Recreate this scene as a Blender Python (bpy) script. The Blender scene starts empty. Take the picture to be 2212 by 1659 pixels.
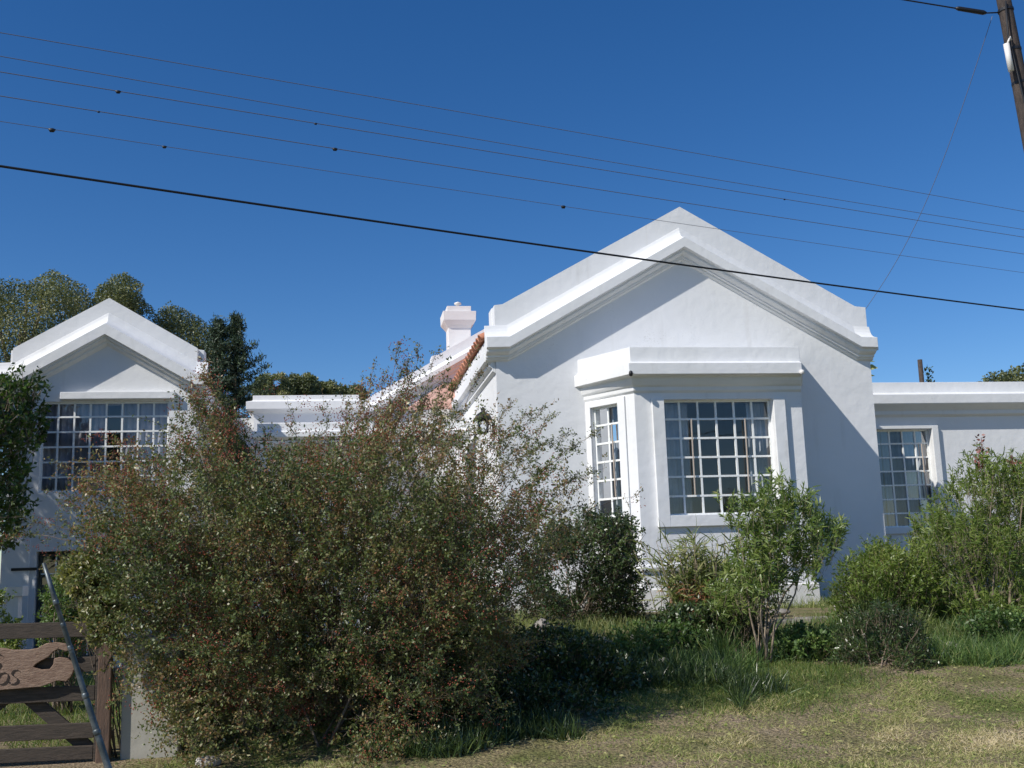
import bpy, math, random
import numpy as np
from mathutils import Matrix, Vector
R = math.radians
random.seed(7)
# ------------------------------------------------------------------ camera
C = bpy.context.scene.collection
sc = bpy.context.scene
TH, PI_, RO = R(9.2186), R(9.5724), R(1.8879)
fw = Vector((math.sin(TH)*math.cos(PI_), math.cos(TH)*math.cos(PI_), math.sin(PI_)))
r0 = Vector((math.cos(TH), -math.sin(TH), 0)); u0 = r0.cross(fw)
rt = r0*math.cos(RO) - u0*math.sin(RO); up = r0*math.sin(RO) + u0*math.cos(RO)
cd = bpy.data.cameras.new('camera'); cam = bpy.data.objects.new('camera', cd); C.objects.link(cam)
M3 = Matrix((rt, up, -fw)).transposed().to_4x4(); M3.translation = (0, 0, 1.6)
cam.matrix_world = M3
cd.sensor_width = 36; cd.sensor_fit = 'HORIZONTAL'; cd.lens = 2300/2212*36
cd.clip_start = .05; cd.clip_end = 2000
sc.camera = cam
# ------------------------------------------------------------------ sky, sun, exposure
w = bpy.data.worlds.new("World"); sc.world = w; w.use_nodes = True
nt = w.node_tree; bg = nt.nodes['Background']
sky = nt.nodes.new('ShaderNodeTexSky'); sky.sky_type = 'NISHITA'; sky.sun_disc = False
TOSUN = Vector((-1.88, -1.0, 1.86)).normalized()
sky.sun_elevation = math.asin(TOSUN.z); sky.sun_rotation = math.atan2(TOSUN.x, TOSUN.y)
sky.altitude = 1200; sky.air_density = 1.0; sky.dust_density = 0.25; sky.ozone_density = 3.0
hs = nt.nodes.new('ShaderNodeHueSaturation'); hs.inputs['Saturation'].default_value = 1.31; hs.inputs['Hue'].default_value = .507
nt.links.new(sky.outputs[0], hs.inputs['Color']); nt.links.new(hs.outputs[0], bg.inputs[0]); bg.inputs[1].default_value = 0.112
sd = bpy.data.lights.new('sun', 'SUN'); sd.energy = 4.7; sd.angle = R(.55); sd.color = (1, .955, .88)
so = bpy.data.objects.new('sun', sd); C.objects.link(so); so.rotation_euler = TOSUN.to_track_quat('Z', 'Y').to_euler()
sc.view_settings.view_transform = 'Standard'; sc.view_settings.look = 'None'
sc.view_settings.exposure = 0.0; sc.view_settings.gamma = 1
sc.cycles.max_bounces = 6; sc.cycles.transparent_max_bounces = 12
sc.cycles.use_adaptive_sampling = True

# ------------------------------------------------------------------ materials
MATS = {}
def mat(name, col, rough=.8, col2=None, nscale=3, namt=1.0, bump=0, bscale=60, spec=.5, metal=0, lo=.35, hi=.65, detail=4, stretch=None):
    m = bpy.data.materials.new(name); m.use_nodes = True; n = m.node_tree; b = n.nodes['Principled BSDF']
    b.inputs['Roughness'].default_value = rough; b.inputs['Metallic'].default_value = metal
    b.inputs['Specular IOR Level'].default_value = spec
    b.inputs['Base Color'].default_value = (*col, 1)
    geo = n.nodes.new('ShaderNodeNewGeometry'); vec = geo.outputs['Position']
    if stretch:
        mp = n.nodes.new('ShaderNodeMapping'); mp.inputs['Scale'].default_value = stretch
        n.links.new(vec, mp.inputs[0]); vec = mp.outputs[0]
    if col2:
        t = n.nodes.new('ShaderNodeTexNoise'); t.inputs['Scale'].default_value = nscale; t.inputs['Detail'].default_value = detail
        n.links.new(vec, t.inputs['Vector'])
        r = n.nodes.new('ShaderNodeValToRGB'); r.color_ramp.elements[0].position = lo; r.color_ramp.elements[1].position = hi
        r.color_ramp.elements[0].color = (*col, 1); r.color_ramp.elements[1].color = (*col2, 1)
        n.links.new(t.outputs[0], r.inputs[0]); n.links.new(r.outputs[0], b.inputs['Base Color'])
    if bump:
        t2 = n.nodes.new('ShaderNodeTexNoise'); t2.inputs['Scale'].default_value = bscale; t2.inputs['Detail'].default_value = 5
        n.links.new(vec, t2.inputs['Vector'])
        bp = n.nodes.new('ShaderNodeBump'); bp.inputs['Strength'].default_value = bump; bp.inputs['Distance'].default_value = .02
        n.links.new(t2.outputs[0], bp.inputs['Height']); n.links.new(bp.outputs[0], b.inputs['Normal'])
    MATS[name] = m
    return m

def leafmat(name, stops, rough=.45, trans=.3, spec=.5):
    """per-leaf colour picked from a ramp through the leaf's own random value"""
    m = bpy.data.materials.new(name); m.use_nodes = True; n = m.node_tree; b = n.nodes['Principled BSDF']
    a = n.nodes.new('ShaderNodeAttribute'); a.attribute_name = 'rnd'
    r = n.nodes.new('ShaderNodeValToRGB'); e = r.color_ramp.elements
    while len(e) < len(stops): e.new(.5)
    for i, (p, c) in enumerate(stops): e[i].position = p; e[i].color = (*c, 1)
    n.links.new(a.outputs['Fac'], r.inputs[0]); n.links.new(r.outputs[0], b.inputs['Base Color'])
    b.inputs['Roughness'].default_value = rough; b.inputs['Specular IOR Level'].default_value = spec
    if trans:
        t = n.nodes.new('ShaderNodeBsdfTranslucent'); mx = n.nodes.new('ShaderNodeMixShader'); mx.inputs[0].default_value = trans
        h = n.nodes.new('ShaderNodeMixRGB'); h.blend_type = 'MULTIPLY'; h.inputs[0].default_value = 1; h.inputs[2].default_value = (1.2, 1.3, .5, 1)
        n.links.new(r.outputs[0], h.inputs[1]); n.links.new(h.outputs[0], t.inputs[0])
        n.links.new(b.outputs[0], mx.inputs[1]); n.links.new(t.outputs[0], mx.inputs[2])
        n.links.new(mx.outputs[0], n.nodes['Material Output'].inputs[0])
    MATS[name] = m
    return m

def plaster(name, base, grime, amt=.5, sc=(5, 5, 1.6)):
    """painted plaster: faint blotches, trowel unevenness, a few vertical rain streaks and specks of dirt"""
    m = bpy.data.materials.new(name); m.use_nodes = True; n = m.node_tree; b = n.nodes['Principled BSDF']
    b.inputs['Roughness'].default_value = .75; b.inputs['Specular IOR Level'].default_value = .3
    g = n.nodes.new('ShaderNodeNewGeometry'); P = g.outputs['Position']
    t = n.nodes.new('ShaderNodeTexNoise'); t.inputs['Scale'].default_value = .9; t.inputs['Detail'].default_value = 6; n.links.new(P, t.inputs['Vector'])
    r = n.nodes.new('ShaderNodeValToRGB'); r.color_ramp.elements[0].position = .3; r.color_ramp.elements[1].position = .62
    r.color_ramp.elements[0].color = (base[0]*.94, base[1]*.94, base[2]*.925, 1); r.color_ramp.elements[1].color = (*base, 1)
    n.links.new(t.outputs[0], r.inputs[0])
    mp = n.nodes.new('ShaderNodeMapping'); mp.inputs['Scale'].default_value = sc; n.links.new(P, mp.inputs[0])
    t2 = n.nodes.new('ShaderNodeTexNoise'); t2.inputs['Scale'].default_value = 1; t2.inputs['Detail'].default_value = 5; n.links.new(mp.outputs[0], t2.inputs['Vector'])
    r2 = n.nodes.new('ShaderNodeValToRGB'); r2.color_ramp.elements[0].position = .6; r2.color_ramp.elements[1].position = .95
    r2.color_ramp.elements[0].color = (0, 0, 0, 1); r2.color_ramp.elements[1].color = (amt, amt, amt, 1); n.links.new(t2.outputs[0], r2.inputs[0])
    mx = n.nodes.new('ShaderNodeMixRGB'); n.links.new(r2.outputs[0], mx.inputs[0]); n.links.new(r.outputs[0], mx.inputs[1]); mx.inputs[2].default_value = (*grime, 1)
    q1 = n.nodes.new('ShaderNodeTexNoise'); q1.inputs['Scale'].default_value = 34; q1.inputs['Detail'].default_value = 7; n.links.new(P, q1.inputs['Vector'])
    q2 = n.nodes.new('ShaderNodeTexNoise'); q2.inputs['Scale'].default_value = 1.1; q2.inputs['Detail'].default_value = 3; n.links.new(P, q2.inputs['Vector'])
    s1 = n.nodes.new('ShaderNodeMapRange'); s1.inputs[1].default_value = .58; s1.inputs[2].default_value = .68; n.links.new(q1.outputs[0], s1.inputs[0])
    s2 = n.nodes.new('ShaderNodeMapRange'); s2.inputs[1].default_value = .60; s2.inputs[2].default_value = .95; n.links.new(q2.outputs[0], s2.inputs[0])
    ml = n.nodes.new('ShaderNodeMath'); ml.operation = 'MULTIPLY'; n.links.new(s1.outputs[0], ml.inputs[0]); n.links.new(s2.outputs[0], ml.inputs[1])
    mh = n.nodes.new('ShaderNodeMixRGB'); n.links.new(ml.outputs[0], mh.inputs[0]); n.links.new(mx.outputs[0], mh.inputs[1]); mh.inputs[2].default_value = (grime[0]*.6, grime[1]*.6, grime[2]*.6, 1)
    n.links.new(mh.outputs[0], b.inputs['Base Color'])
    t3 = n.nodes.new('ShaderNodeTexNoise'); t3.inputs['Scale'].default_value = 5; t3.inputs['Detail'].default_value = 8; n.links.new(P, t3.inputs['Vector'])
    bp = n.nodes.new('ShaderNodeBump'); bp.inputs['Strength'].default_value = .35; bp.inputs['Distance'].default_value = .03
    n.links.new(t3.outputs[0], bp.inputs['Height']); n.links.new(bp.outputs[0], b.inputs['Normal'])
    MATS[name] = m
    return m

WHITE = plaster('white_plaster', (.77, .775, .785), (.50, .47, .42), .38, (6, 6, .45))
TRIM = plaster('white_trim', (.775, .78, .785), (.40, .38, .33), .4)
PLINTH = plaster('weathered_plinth', (.74, .73, .71), (.40, .37, .32), .6)
SHADE_GRIME = plaster('shade_toned_grimy_plaster', (.42, .40, .35), (.16, .14, .11), .8)  # dull base puts the shade on the white pillar into its colour, plus grime
INNER = mat('room_paint', (.30, .29, .27), .9)
FRAME = mat('window_paint', (.85, .86, .84), .4, (.70, .68, .60), 14, lo=.55, hi=.85)
DARKF = mat('dark_green_paint', (.02, .035, .035), .4)
TILE = mat('terracotta_tile', (.42, .16, .09), .75, (.56, .26, .16), 6, bump=.3, bscale=40, detail=6)
SALMON = mat('salmon_tile', (.50, .29, .23), .85, (.58, .38, .31), 5, bump=.3, bscale=30)
CHIMP = plaster('pale_chimney_plaster', (.80, .77, .76), (.5, .42, .38), .3)
CURT = mat('curtain_cloth', (.50, .52, .56), .9, (.36, .38, .42), 3)
CURTA = mat('mauve_curtain_cloth', (.46, .44, .49), .9, (.34, .33, .37), 3)
CURTB = mat('blue_curtain_cloth', (.20, .26, .36), .9, (.14, .18, .28), 4)
WOODB = mat('brown_wood_strip', (.50, .42, .35), .6)
BLACK = mat('black_metal', (.012, .012, .014), .5)
GATE = mat('weathered_gate_wood', (.038, .029, .021), .75, (.075, .055, .04), 7, bump=.4, bscale=30, stretch=(1, 1, 9))
POSTW = mat('brown_post_wood', (.15, .09, .06), .75, (.085, .055, .04), 6, bump=.4, bscale=30, stretch=(9, 9, 1))
SIGNW = mat('carved_board_wood', (.20, .12, .08), .7, (.30, .20, .14), 8, bump=.5, bscale=25, stretch=(1.5, 1, 8))
CARVE = mat('burnt_lettering', (.03, .018, .012), .8)
GALV = mat('galvanised_steel', (.07, .085, .09), .45, (.17, .19, .20), 26, metal=.5, lo=.45, hi=.7)
POLEW = mat('tarred_pole_wood', (.035, .026, .022), .8, (.075, .055, .045), 5, bump=.5, bscale=25, stretch=(5, 5, 1.6))
CABLE = mat('cable_sheath', (.008, .009, .012), .6)
WIRE = mat('weathered_wire', (.15, .15, .18), .6)
STONE = mat('garden_stone', (.36, .33, .30), .9, (.20, .18, .16), 7, bump=.8, bscale=14, detail=8)
PALEST = mat('pale_stone', (.58, .54, .50), .9, (.36, .32, .28), 6, bump=.8, bscale=14, detail=8)
BARK = mat('grey_brown_bark', (.16, .115, .08), .85, (.27, .21, .16), 20, bump=.5, bscale=50)
PALEBARK = mat('pale_bark', (.30, .24, .17), .85, (.18, .14, .10), 20, bump=.4, bscale=50)
PORCEL = mat('white_porcelain', (.75, .72, .68), .3)

def glassmat():
    m = bpy.data.materials.new('window_glass'); m.use_nodes = True; n = m.node_tree; n.nodes.remove(n.nodes['Principled BSDF'])
    t = n.nodes.new('ShaderNodeBsdfTransparent'); t.inputs[0].default_value = (.93, .95, .96, 1)
    g = n.nodes.new('ShaderNodeBsdfGlossy'); g.inputs['Roughness'].default_value = .02
    f = n.nodes.new('ShaderNodeFresnel'); f.inputs[0].default_value = 1.9
    tx = n.nodes.new('ShaderNodeTexNoise'); tx.inputs['Scale'].default_value = 2.5
    bp = n.nodes.new('ShaderNodeBump'); bp.inputs['Strength'].default_value = .12; bp.inputs['Distance'].default_value = .02
    n.links.new(tx.outputs[0], bp.inputs['Height']); n.links.new(bp.outputs[0], g.inputs['Normal'])
    mx = n.nodes.new('ShaderNodeMixShader'); n.links.new(f.outputs[0], mx.inputs[0]); n.links.new(t.outputs[0], mx.inputs[1]); n.links.new(g.outputs[0], mx.inputs[2])
    n.links.new(mx.outputs[0], n.nodes['Material Output'].inputs[0])
    return m
GLASS = glassmat()

# ------------------------------------------------------------------ object helpers
def tag(o, label=None, cat=None, group=None, kind=None):
    if label: o['label'] = label
    if cat: o['category'] = cat
    if group: o['group'] = group
    if kind: o['kind'] = kind
    return o
def empty(name, loc, label, cat, group=None):
    o = bpy.data.objects.new(name, None); C.objects.link(o); o.location = loc; o.empty_display_size = .2
    return tag(o, label, cat, group)
ORIG = {}
def link(name, me, m, parent=None, smooth=False):
    """mesh data are written in world metres; a part is shifted so it sits right under its parent"""
    o = bpy.data.objects.new(name, me); C.objects.link(o)
    if m: me.materials.append(m)
    if smooth: me.polygons.foreach_set('use_smooth', [True]*len(me.polygons))
    if parent:
        base = ORIG.get(parent.name)
        if base is None:
            base = Vector(parent.location) if parent.type == 'EMPTY' else Vector((0, 0, 0))
        o.parent = parent
        o.location = -base
        ORIG[o.name] = Vector((0, 0, 0))
    return o
class MB:
    def __init__(s): s.v = []; s.f = []
    def poly(s, pts):
        i = len(s.v); s.v += [tuple(p) for p in pts]; s.f.append(tuple(range(i, i+len(pts))))
    def quadbox(s, P):
        i = len(s.v); s.v += [tuple(p) for p in P]
        for f in ((0, 3, 2, 1), (4, 5, 6, 7), (0, 1, 5, 4), (1, 2, 6, 5), (2, 3, 7, 6), (3, 0, 4, 7)): s.f.append(tuple(i+k for k in f))
    def box(s, x0, x1, y0, y1, z0, z1):
        s.quadbox([(x0, y0, z0), (x1, y0, z0), (x1, y1, z0), (x0, y1, z0), (x0, y0, z1), (x1, y0, z1), (x1, y1, z1), (x0, y1, z1)])
    def fbox(s, F, u0, u1, w0, w1, z0, z1):
        s.quadbox([F.p(u0, w1, z0), F.p(u1, w1, z0), F.p(u1, w0, z0), F.p(u0, w0, z0), F.p(u0, w1, z1), F.p(u1, w1, z1), F.p(u1, w0, z1), F.p(u0, w0, z1)])
    def prism(s, xz, y0, y1):
        n = len(xz); i = len(s.v)
        s.v += [(x, y0, z) for x, z in xz] + [(x, y1, z) for x, z in xz]
        s.f.append(tuple(range(i, i+n))); s.f.append(tuple(range(i+2*n-1, i+n-1, -1)))
        for k in range(n): q = (k+1) % n; s.f.append((i+q, i+k, i+n+k, i+n+q))
    def prismxy(s, xy, z0, z1):
        n = len(xy); i = len(s.v)
        s.v += [(x, y, z0) for x, y in xy] + [(x, y, z1) for x, y in xy]
        s.f.append(tuple(range(i+n-1, i-1, -1))); s.f.append(tuple(range(i+n, i+2*n)))
        for k in range(n): q = (k+1) % n; s.f.append((i+k, i+q, i+n+q, i+n+k))
    def rows(s, rows, cap=True, close=False):
        i = len(s.v); m = len(rows[0])
        for r in rows: s.v += [tuple(p) for p in r]
        for a in range(len(rows)-1):
            for b in range(m if close else m-1):
                q = (b+1) % m
                s.f.append((i+a*m+b, i+a*m+q, i+(a+1)*m+q, i+(a+1)*m+b))
        if cap: s.f.append(tuple(range(i+m-1, i-1, -1))); s.f.append(tuple(range(i+(len(rows)-1)*m, i+len(rows)*m)))
    def tube(s, pts, rad, n=8, cap=True):
        pts = [Vector(p) for p in pts]; rows = []
        if not hasattr(rad, '__len__'): rad = [rad]*len(pts)
        for k, p in enumerate(pts):
            d = (pts[min(k+1, len(pts)-1)] - pts[max(k-1, 0)]).normalized()
            a = d.cross(Vector((0, 0, 1)) if abs(d.z) < .95 else Vector((1, 0, 0))).normalized(); b = d.cross(a)
            rows.append([p + (a*math.cos(2*math.pi*j/n) + b*math.sin(2*math.pi*j/n))*rad[k] for j in range(n)])
        s.rows(rows, cap, True)
    def lathe(s, c, prof, n=20):
        rows = [[(c[0]+r*math.cos(2*math.pi*j/n), c[1]+r*math.sin(2*math.pi*j/n), c[2]+z) for j in range(n)] for r, z in prof]
        s.rows(rows, True, True)
    def build(s, name, m, parent=None, smooth=False, bevel=0):
        me = bpy.data.meshes.new(name); me.from_pydata(s.v, [], s.f); me.validate()
        import bmesh
        bm = bmesh.new(); bm.from_mesh(me); bmesh.ops.recalc_face_normals(bm, faces=bm.faces[:]); bm.to_mesh(me); bm.free()
        o = link(name, me, m, parent, smooth)
        if bevel:
            bv = o.modifiers.new('bevel', 'BEVEL'); bv.width = bevel; bv.segments = 2; bv.limit_method = 'ANGLE'
        return o
class Fr:
    """a wall line seen from above: u along it, w out of it, z up"""
    def __init__(s, a, b):
        s.a = Vector((a[0], a[1])); d = Vector((b[0], b[1])) - s.a; s.L = d.length; s.d = d.normalized(); s.n = Vector((s.d.y, -s.d.x))
    def p(s, u, w, z):
        q = s.a + s.d*u + s.n*w; return (q.x, q.y, z)
def wall(mb, F, u0, u1, z0, z1, holes=(), th=.22):
    us = sorted({u0, u1, *[h[0] for h in holes], *[h[1] for h in holes]}); zs = sorted({z0, z1, *[h[2] for h in holes], *[h[3] for h in holes]})
    def solid(i, j):
        if i < 0 or j < 0 or i >= len(us)-1 or j >= len(zs)-1: return False
        uc = (us[i]+us[i+1])/2; zc = (zs[j]+zs[j+1])/2
        return not any(h[0] < uc < h[1] and h[2] < zc < h[3] for h in holes)
    for i in range(len(us)-1):
        for j in range(len(zs)-1):
            if not solid(i, j): continue
            a, b, c, d = us[i], us[i+1], zs[j], zs[j+1]; P = F.p
            mb.poly([P(a, 0, c), P(b, 0, c), P(b, 0, d), P(a, 0, d)]); mb.poly([P(b, -th, c), P(a, -th, c), P(a, -th, d), P(b, -th, d)])
            if not solid(i-1, j): mb.poly([P(a, -th, c), P(a, 0, c), P(a, 0, d), P(a, -th, d)])
            if not solid(i+1, j): mb.poly([P(b, 0, c), P(b, -th, c), P(b, -th, d), P(b, 0, d)])
            if not solid(i, j-1): mb.poly([P(a, -th, c), P(b, -th, c), P(b, 0, c), P(a, 0, c)])
            if not solid(i, j+1): mb.poly([P(a, 0, d), P(b, 0, d), P(b, -th, d), P(a, -th, d)])
def sweep_xz(mb, path, prof, Y0):
    mb.rows([[(x, Y0-o, T+dz) for o, dz in prof] for x, T in path], True, True)
def sweep_plan(mb, pts, prof):
    n = len(pts); P = [Vector(p) for p in pts]; rows = []
    for k in range(n):
        a = (P[k]-P[k-1]).normalized() if k else None; b = (P[k+1]-P[k]).normalized() if k < n-1 else None
        na = Vector((a.y, -a.x)) if a else None; nb = Vector((b.y, -b.x)) if b else None
        if na is None: m = nb; s = 1
        elif nb is None: m = na; s = 1
        else: m = (na+nb).normalized(); s = 1/m.dot(na)
        rows.append([(P[k].x+m.x*o*s, P[k].y+m.y*o*s, z) for o, z in prof])
    mb.rows(rows, True, True)

def window(parent, F, u0, u1, z0, z1, cols, rows, recess=.12, frame=FRAME, surround=None, curtains=(), strips=(), mw=.034, label=None, cmat=None):
    mb = MB(); d0, d1 = -recess-.05, -recess
    fwid = .035
    mb.fbox(F, u0, u0+fwid, d0, d1, z0, z1); mb.fbox(F, u1-fwid, u1, d0, d1, z0, z1)
    mb.fbox(F, u0+fwid, u1-fwid, d0, d1, z0, z0+fwid); mb.fbox(F, u0+fwid, u1-fwid, d0, d1, z1-fwid, z1)
    for i in range(1, cols):
        u = u0+(u1-u0)*i/cols; mb.fbox(F, u-mw/2, u+mw/2, d0+.008, d1-.008, z0+fwid, z1-fwid)
    for j in range(1, rows):
        z = z0+(z1-z0)*j/rows; mb.fbox(F, u0+fwid, u1-fwid, d0+.012, d1-.004, z-mw/2, z+mw/2)
    wn = mb.build('window', frame, parent)
    if label: wn['label'] = label
    g = MB(); W = -recess-.03
    for i in range(cols):
        for j in range(rows):
            a, b = u0+(u1-u0)*i/cols, u0+(u1-u0)*(i+1)/cols; c, d = z0+(z1-z0)*j/rows, z0+(z1-z0)*(j+1)/rows
            t = [random.uniform(-.002, .002) for _ in range(3)]
            g.poly([F.p(a, W+t[0], c), F.p(b, W+t[1], c), F.p(b, W+t[1]+t[2], d), F.p(a, W+t[0]+t[2], d)])
    g.build('pane', GLASS, wn)
    for (a, b, zt, zb, cm) in curtains:
        c = MB(); n = max(8, int((b-a)/.02)); ph = random.uniform(0, 6)
        rr = [[F.p(a+(b-a)*i/n, -recess-.16+.025*math.sin(i*1.1+ph)+.012*math.sin(i*.37+ph*2), z) for i in range(n+1)] for z in np.linspace(zb, zt, 5)]
        c.rows(rr, False, False); c.build('curtain', cm, wn, True)
    for (a, zt, zb, tilt) in strips:
        c = MB(); c.quadbox([F.p(a, -recess+.02, zb), F.p(a+.016, -recess+.02, zb), F.p(a+.016, -recess+.045, zb), F.p(a, -recess+.045, zb), F.p(a+tilt, -recess+.02, zt), F.p(a+tilt+.016, -recess+.02, zt), F.p(a+tilt+.016, -recess+.045, zt), F.p(a+tilt, -recess+.045, zt)])
        c.build('casement_edge', WOODB, wn)
    if surround:
        l, r_, t, b, pr = surround; s = MB()
        if l: s.fbox(F, u0-l, u0, .003, pr, z0-b, z1+t)
        s.fbox(F, u1, u1+r_, .003, pr, z0-b, z1+t)
        if t: s.fbox(F, u0, u1, .003, pr-.002, z1, z1+t)
        if b: s.fbox(F, u0, u1, .003, pr-.002, z0-b, z0)
        s.build('window_surround', TRIM, wn, bevel=.006)
    return wn

def tile_surface(name, O, U, S, nU, nS, parent, pitch=.33, amp=.085, course=.42, tm=None):
    """barrel tiles: rounded ridges running up the slope, overlapping in courses"""
    O, U, S = Vector(O), Vector(U), Vector(S); N = U.cross(S).normalized()
    if N.z < 0: N = -N
    per = 8; mu = int(U.length/pitch)*per; ms = max(2, int(S.length/course)*2); rows = []
    for j in range(ms+1):
        sfrac = (j//2 + (0 if j % 2 == 0 else .97))/(ms//2) if j < ms else 1.0
        lift = .0 if j % 2 else .41*amp
        row = []
        for i in range(mu+1):
            ph = (i % per)/per; h = amp*max(0, math.sin(math.pi*ph*1.25))**.6 if ph < .8 else 0
            jit = .012*math.sin(i//per*12.9+j//2*7.7)
            row.append(O + U*(i/mu) + S*min(1, sfrac+jit*.3) + N*(h+lift*(1 if h > .01 else .5)+jit))
        rows.append(row)
    mb = MB(); mb.rows(rows, False, False)
    o = mb.build(name, tm or TILE, parent, True)
    sm = o.modifiers.new('thick', 'SOLIDIFY'); sm.thickness = .022
    return o

# ------------------------------------------------------------------ ground
def sstep(x, a, b): t = np.clip((x-a)/(b-a), 0, 1); return t*t*(3-2*t)
rg = np.random.default_rng(3)
WK = rg.normal(size=(14, 2))*np.array([1.1, 1.1]); WP = rg.uniform(0, 6.28, 14)
def H(x, y):
    x = np.asarray(x, float); y = np.asarray(y, float)
    g = np.interp(y, [-50, 8.2, 9.6, 11.3, 12.7, 13.2, 13.8, 15.2, 17.4, 400], [0, 0, .10, .33, .42, .46, .66, .74, .74, .74])
    h = g*sstep(x, -1.3, 2.2)
    near = np.exp(-((x-3)**2/200+(y-10)**2/150))
    n = sum(np.sin(x*WK[i, 0]*2.2+y*WK[i, 1]*2.2+WP[i]) for i in range(14))/14
    return h+n*.045*near
def Hs(x, y): return float(H(x, y))
def axis(pts):
    o = []
    for a, b, s in pts: o += list(np.arange(a, b, s))
    return np.array(o+[pts[-1][1]])
xs = axis([(-400, -60, 40), (-60, -12, 4), (-12, 16, .2), (16, 60, 4), (60, 400, 40)])
ys = axis([(-100, 0, 10), (0, 6, .5), (6, 20, .2), (20, 60, 4), (60, 600, 45)])
GX, GY = np.meshgrid(xs, ys); GZ = H(GX, GY)
gv = np.stack([GX.ravel(), GY.ravel(), GZ.ravel()], 1); nx, ny = len(xs), len(ys)
ii, jj = np.meshgrid(np.arange(nx-1), np.arange(ny-1)); a0 = (jj*nx+ii).ravel()
gf = np.stack([a0, a0+1, a0+nx+1, a0+nx], 1)
def npmesh(name, V, F, rnd=None):
    me = bpy.data.meshes.new(name); V = np.ascontiguousarray(V, np.float32); F = np.ascontiguousarray(F, np.int32); k = F.shape[1]
    me.vertices.add(len(V)); me.vertices.foreach_set('co', V.ravel())
    me.loops.add(F.size); me.loops.foreach_set('vertex_index', F.ravel())
    me.polygons.add(len(F)); me.polygons.foreach_set('loop_start', np.arange(0, F.size, k, dtype=np.int32))
    me.update(calc_edges=True)
    if rnd is not None:
        at = me.attributes.new('rnd', 'FLOAT', 'FACE'); at.data.foreach_set('value', np.ascontiguousarray(rnd, np.float32))
    return me
GM = bpy.data.materials.new('dry_ground'); GM.use_nodes = True
n = GM.node_tree; b = n.nodes['Principled BSDF']; b.inputs['Roughness'].default_value = .95; b.inputs['Specular IOR Level'].default_value = .15
geo = n.nodes.new('ShaderNodeNewGeometry')
def nz(s, d=6):
    t = n.nodes.new('ShaderNodeTexNoise'); t.inputs['Scale'].default_value = s; t.inputs['Detail'].default_value = d; n.links.new(geo.outputs['Position'], t.inputs['Vector']); return t.outputs[0]
def ramp(src, st):
    r = n.nodes.new('ShaderNodeValToRGB'); e = r.color_ramp.elements
    while len(e) < len(st): e.new(.5)
    for i, (p, c) in enumerate(st): e[i].position = p; e[i].color = (*c, 1)
    n.links.new(src, r.inputs[0]); return r.outputs[0]
c1 = ramp(nz(1.1), [(.36, (.19, .20, .07)), (.5, (.31, .26, .14)), (.64, (.40, .31, .21))])
c2 = ramp(nz(38, 10), [(.36, (.22, .21, .19)), (.62, (1, 1, 1))])
mm = n.nodes.new('ShaderNodeMixRGB'); mm.blend_type = 'MULTIPLY'; mm.inputs[0].default_value = .8
n.links.new(c1, mm.inputs[1]); n.links.new(c2, mm.inputs[2]); n.links.new(mm.outputs[0], b.inputs['Base Color'])
bp = n.nodes.new('ShaderNodeBump'); bp.inputs['Strength'].default_value = 1.0; bp.inputs['Distance'].default_value = .05
n.links.new(nz(30, 10), bp.inputs['Height']); n.links.new(bp.outputs[0], b.inputs['Normal'])
tag(link('ground', npmesh('ground', gv, gf), GM, smooth=True), kind='structure')

# ------------------------------------------------------------------ main gabled house
YW = 18.4
house = empty('gabled_house', (6.2, YW, .74), 'white plastered house with large front gable, parapet and projecting bay window', 'house')
F0 = Fr((2.71, YW), (9.83, YW))
mb = MB()
U = lambda x: x-2.71
wall(mb, F0, 0, 7.12, .5, 4.5, [(U(4.55), U(8.1), 1.1, 4.4)], .25)
mb.prism([(2.71, 4.5), (9.83, 4.5), (9.83, 6.18), (9.62, 6.2), (6.28, 8.1), (2.86, 6.2), (2.71, 6.18)], YW, YW+.25)
mb.box(2.705, 2.96, YW+.25, 26, .5, 5.40)
mb.box(9.58, 9.835, YW+.25, 30, .5, 5.45)
mb.box(2.97, 9.57, 22.4, 22.6, .9, 5.4)
mb.build('wall', WHITE, house)
mb = MB()
mb.prism([(2.69, 5.35), (2.9, 5.35), (6.28, 7.1), (9.6, 5.35), (9.84, 5.35), (9.84, 6.183), (9.62, 6.203), (6.28, 8.104), (2.86, 6.203), (2.69, 6.183)], YW+.25, YW+.6)
mb.build('gable_parapet', WHITE, house, bevel=.012)
prof = [(.005, -.40), (.02, -.46), (.045, -.52), (.08, -.57), (.13, -.61), (.20, -.64), (.28, -.66), (.28, -.85), (.20, -.86), (.20, -.91), (.16, -.94), (.10, -.96), (.10, -1.0), (.06, -1.0), (.06, -1.03), (0, -1.06)]
prof = [(o, z) for o, z in prof] 
path = [(2.52, 6.2), (2.93, 6.21), (6.24, 8.09), (9.55, 6.21), (9.87, 6.2)]
mb = MB(); sweep_xz(mb, path, [(-.02, -.40)]+prof+[(-.02, -1.06)], YW); mb.build('gable_cornice', TRIM, house, bevel=.006)
def sidecornice(x, sgn, y0, y1, ztop):
    mb = MB(); pr = [(.0, 0), (.20, -.01), (.20, -.19), (.12, -.21), (.12, -.27), (.06, -.31), (.06, -.36), (0, -.40)]
    mb.rows([[(x+sgn*o, y, ztop+z) for o, z in pr] for y in (y0, y1)], True, True)
    mb.build('side_cornice', TRIM, house, bevel=.006)
sidecornice(2.705, -1, YW+.02, 24.98, 5.34)
sidecornice(9.835, 1, YW+.02, 29.9, 5.55)
mb = MB()
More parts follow.
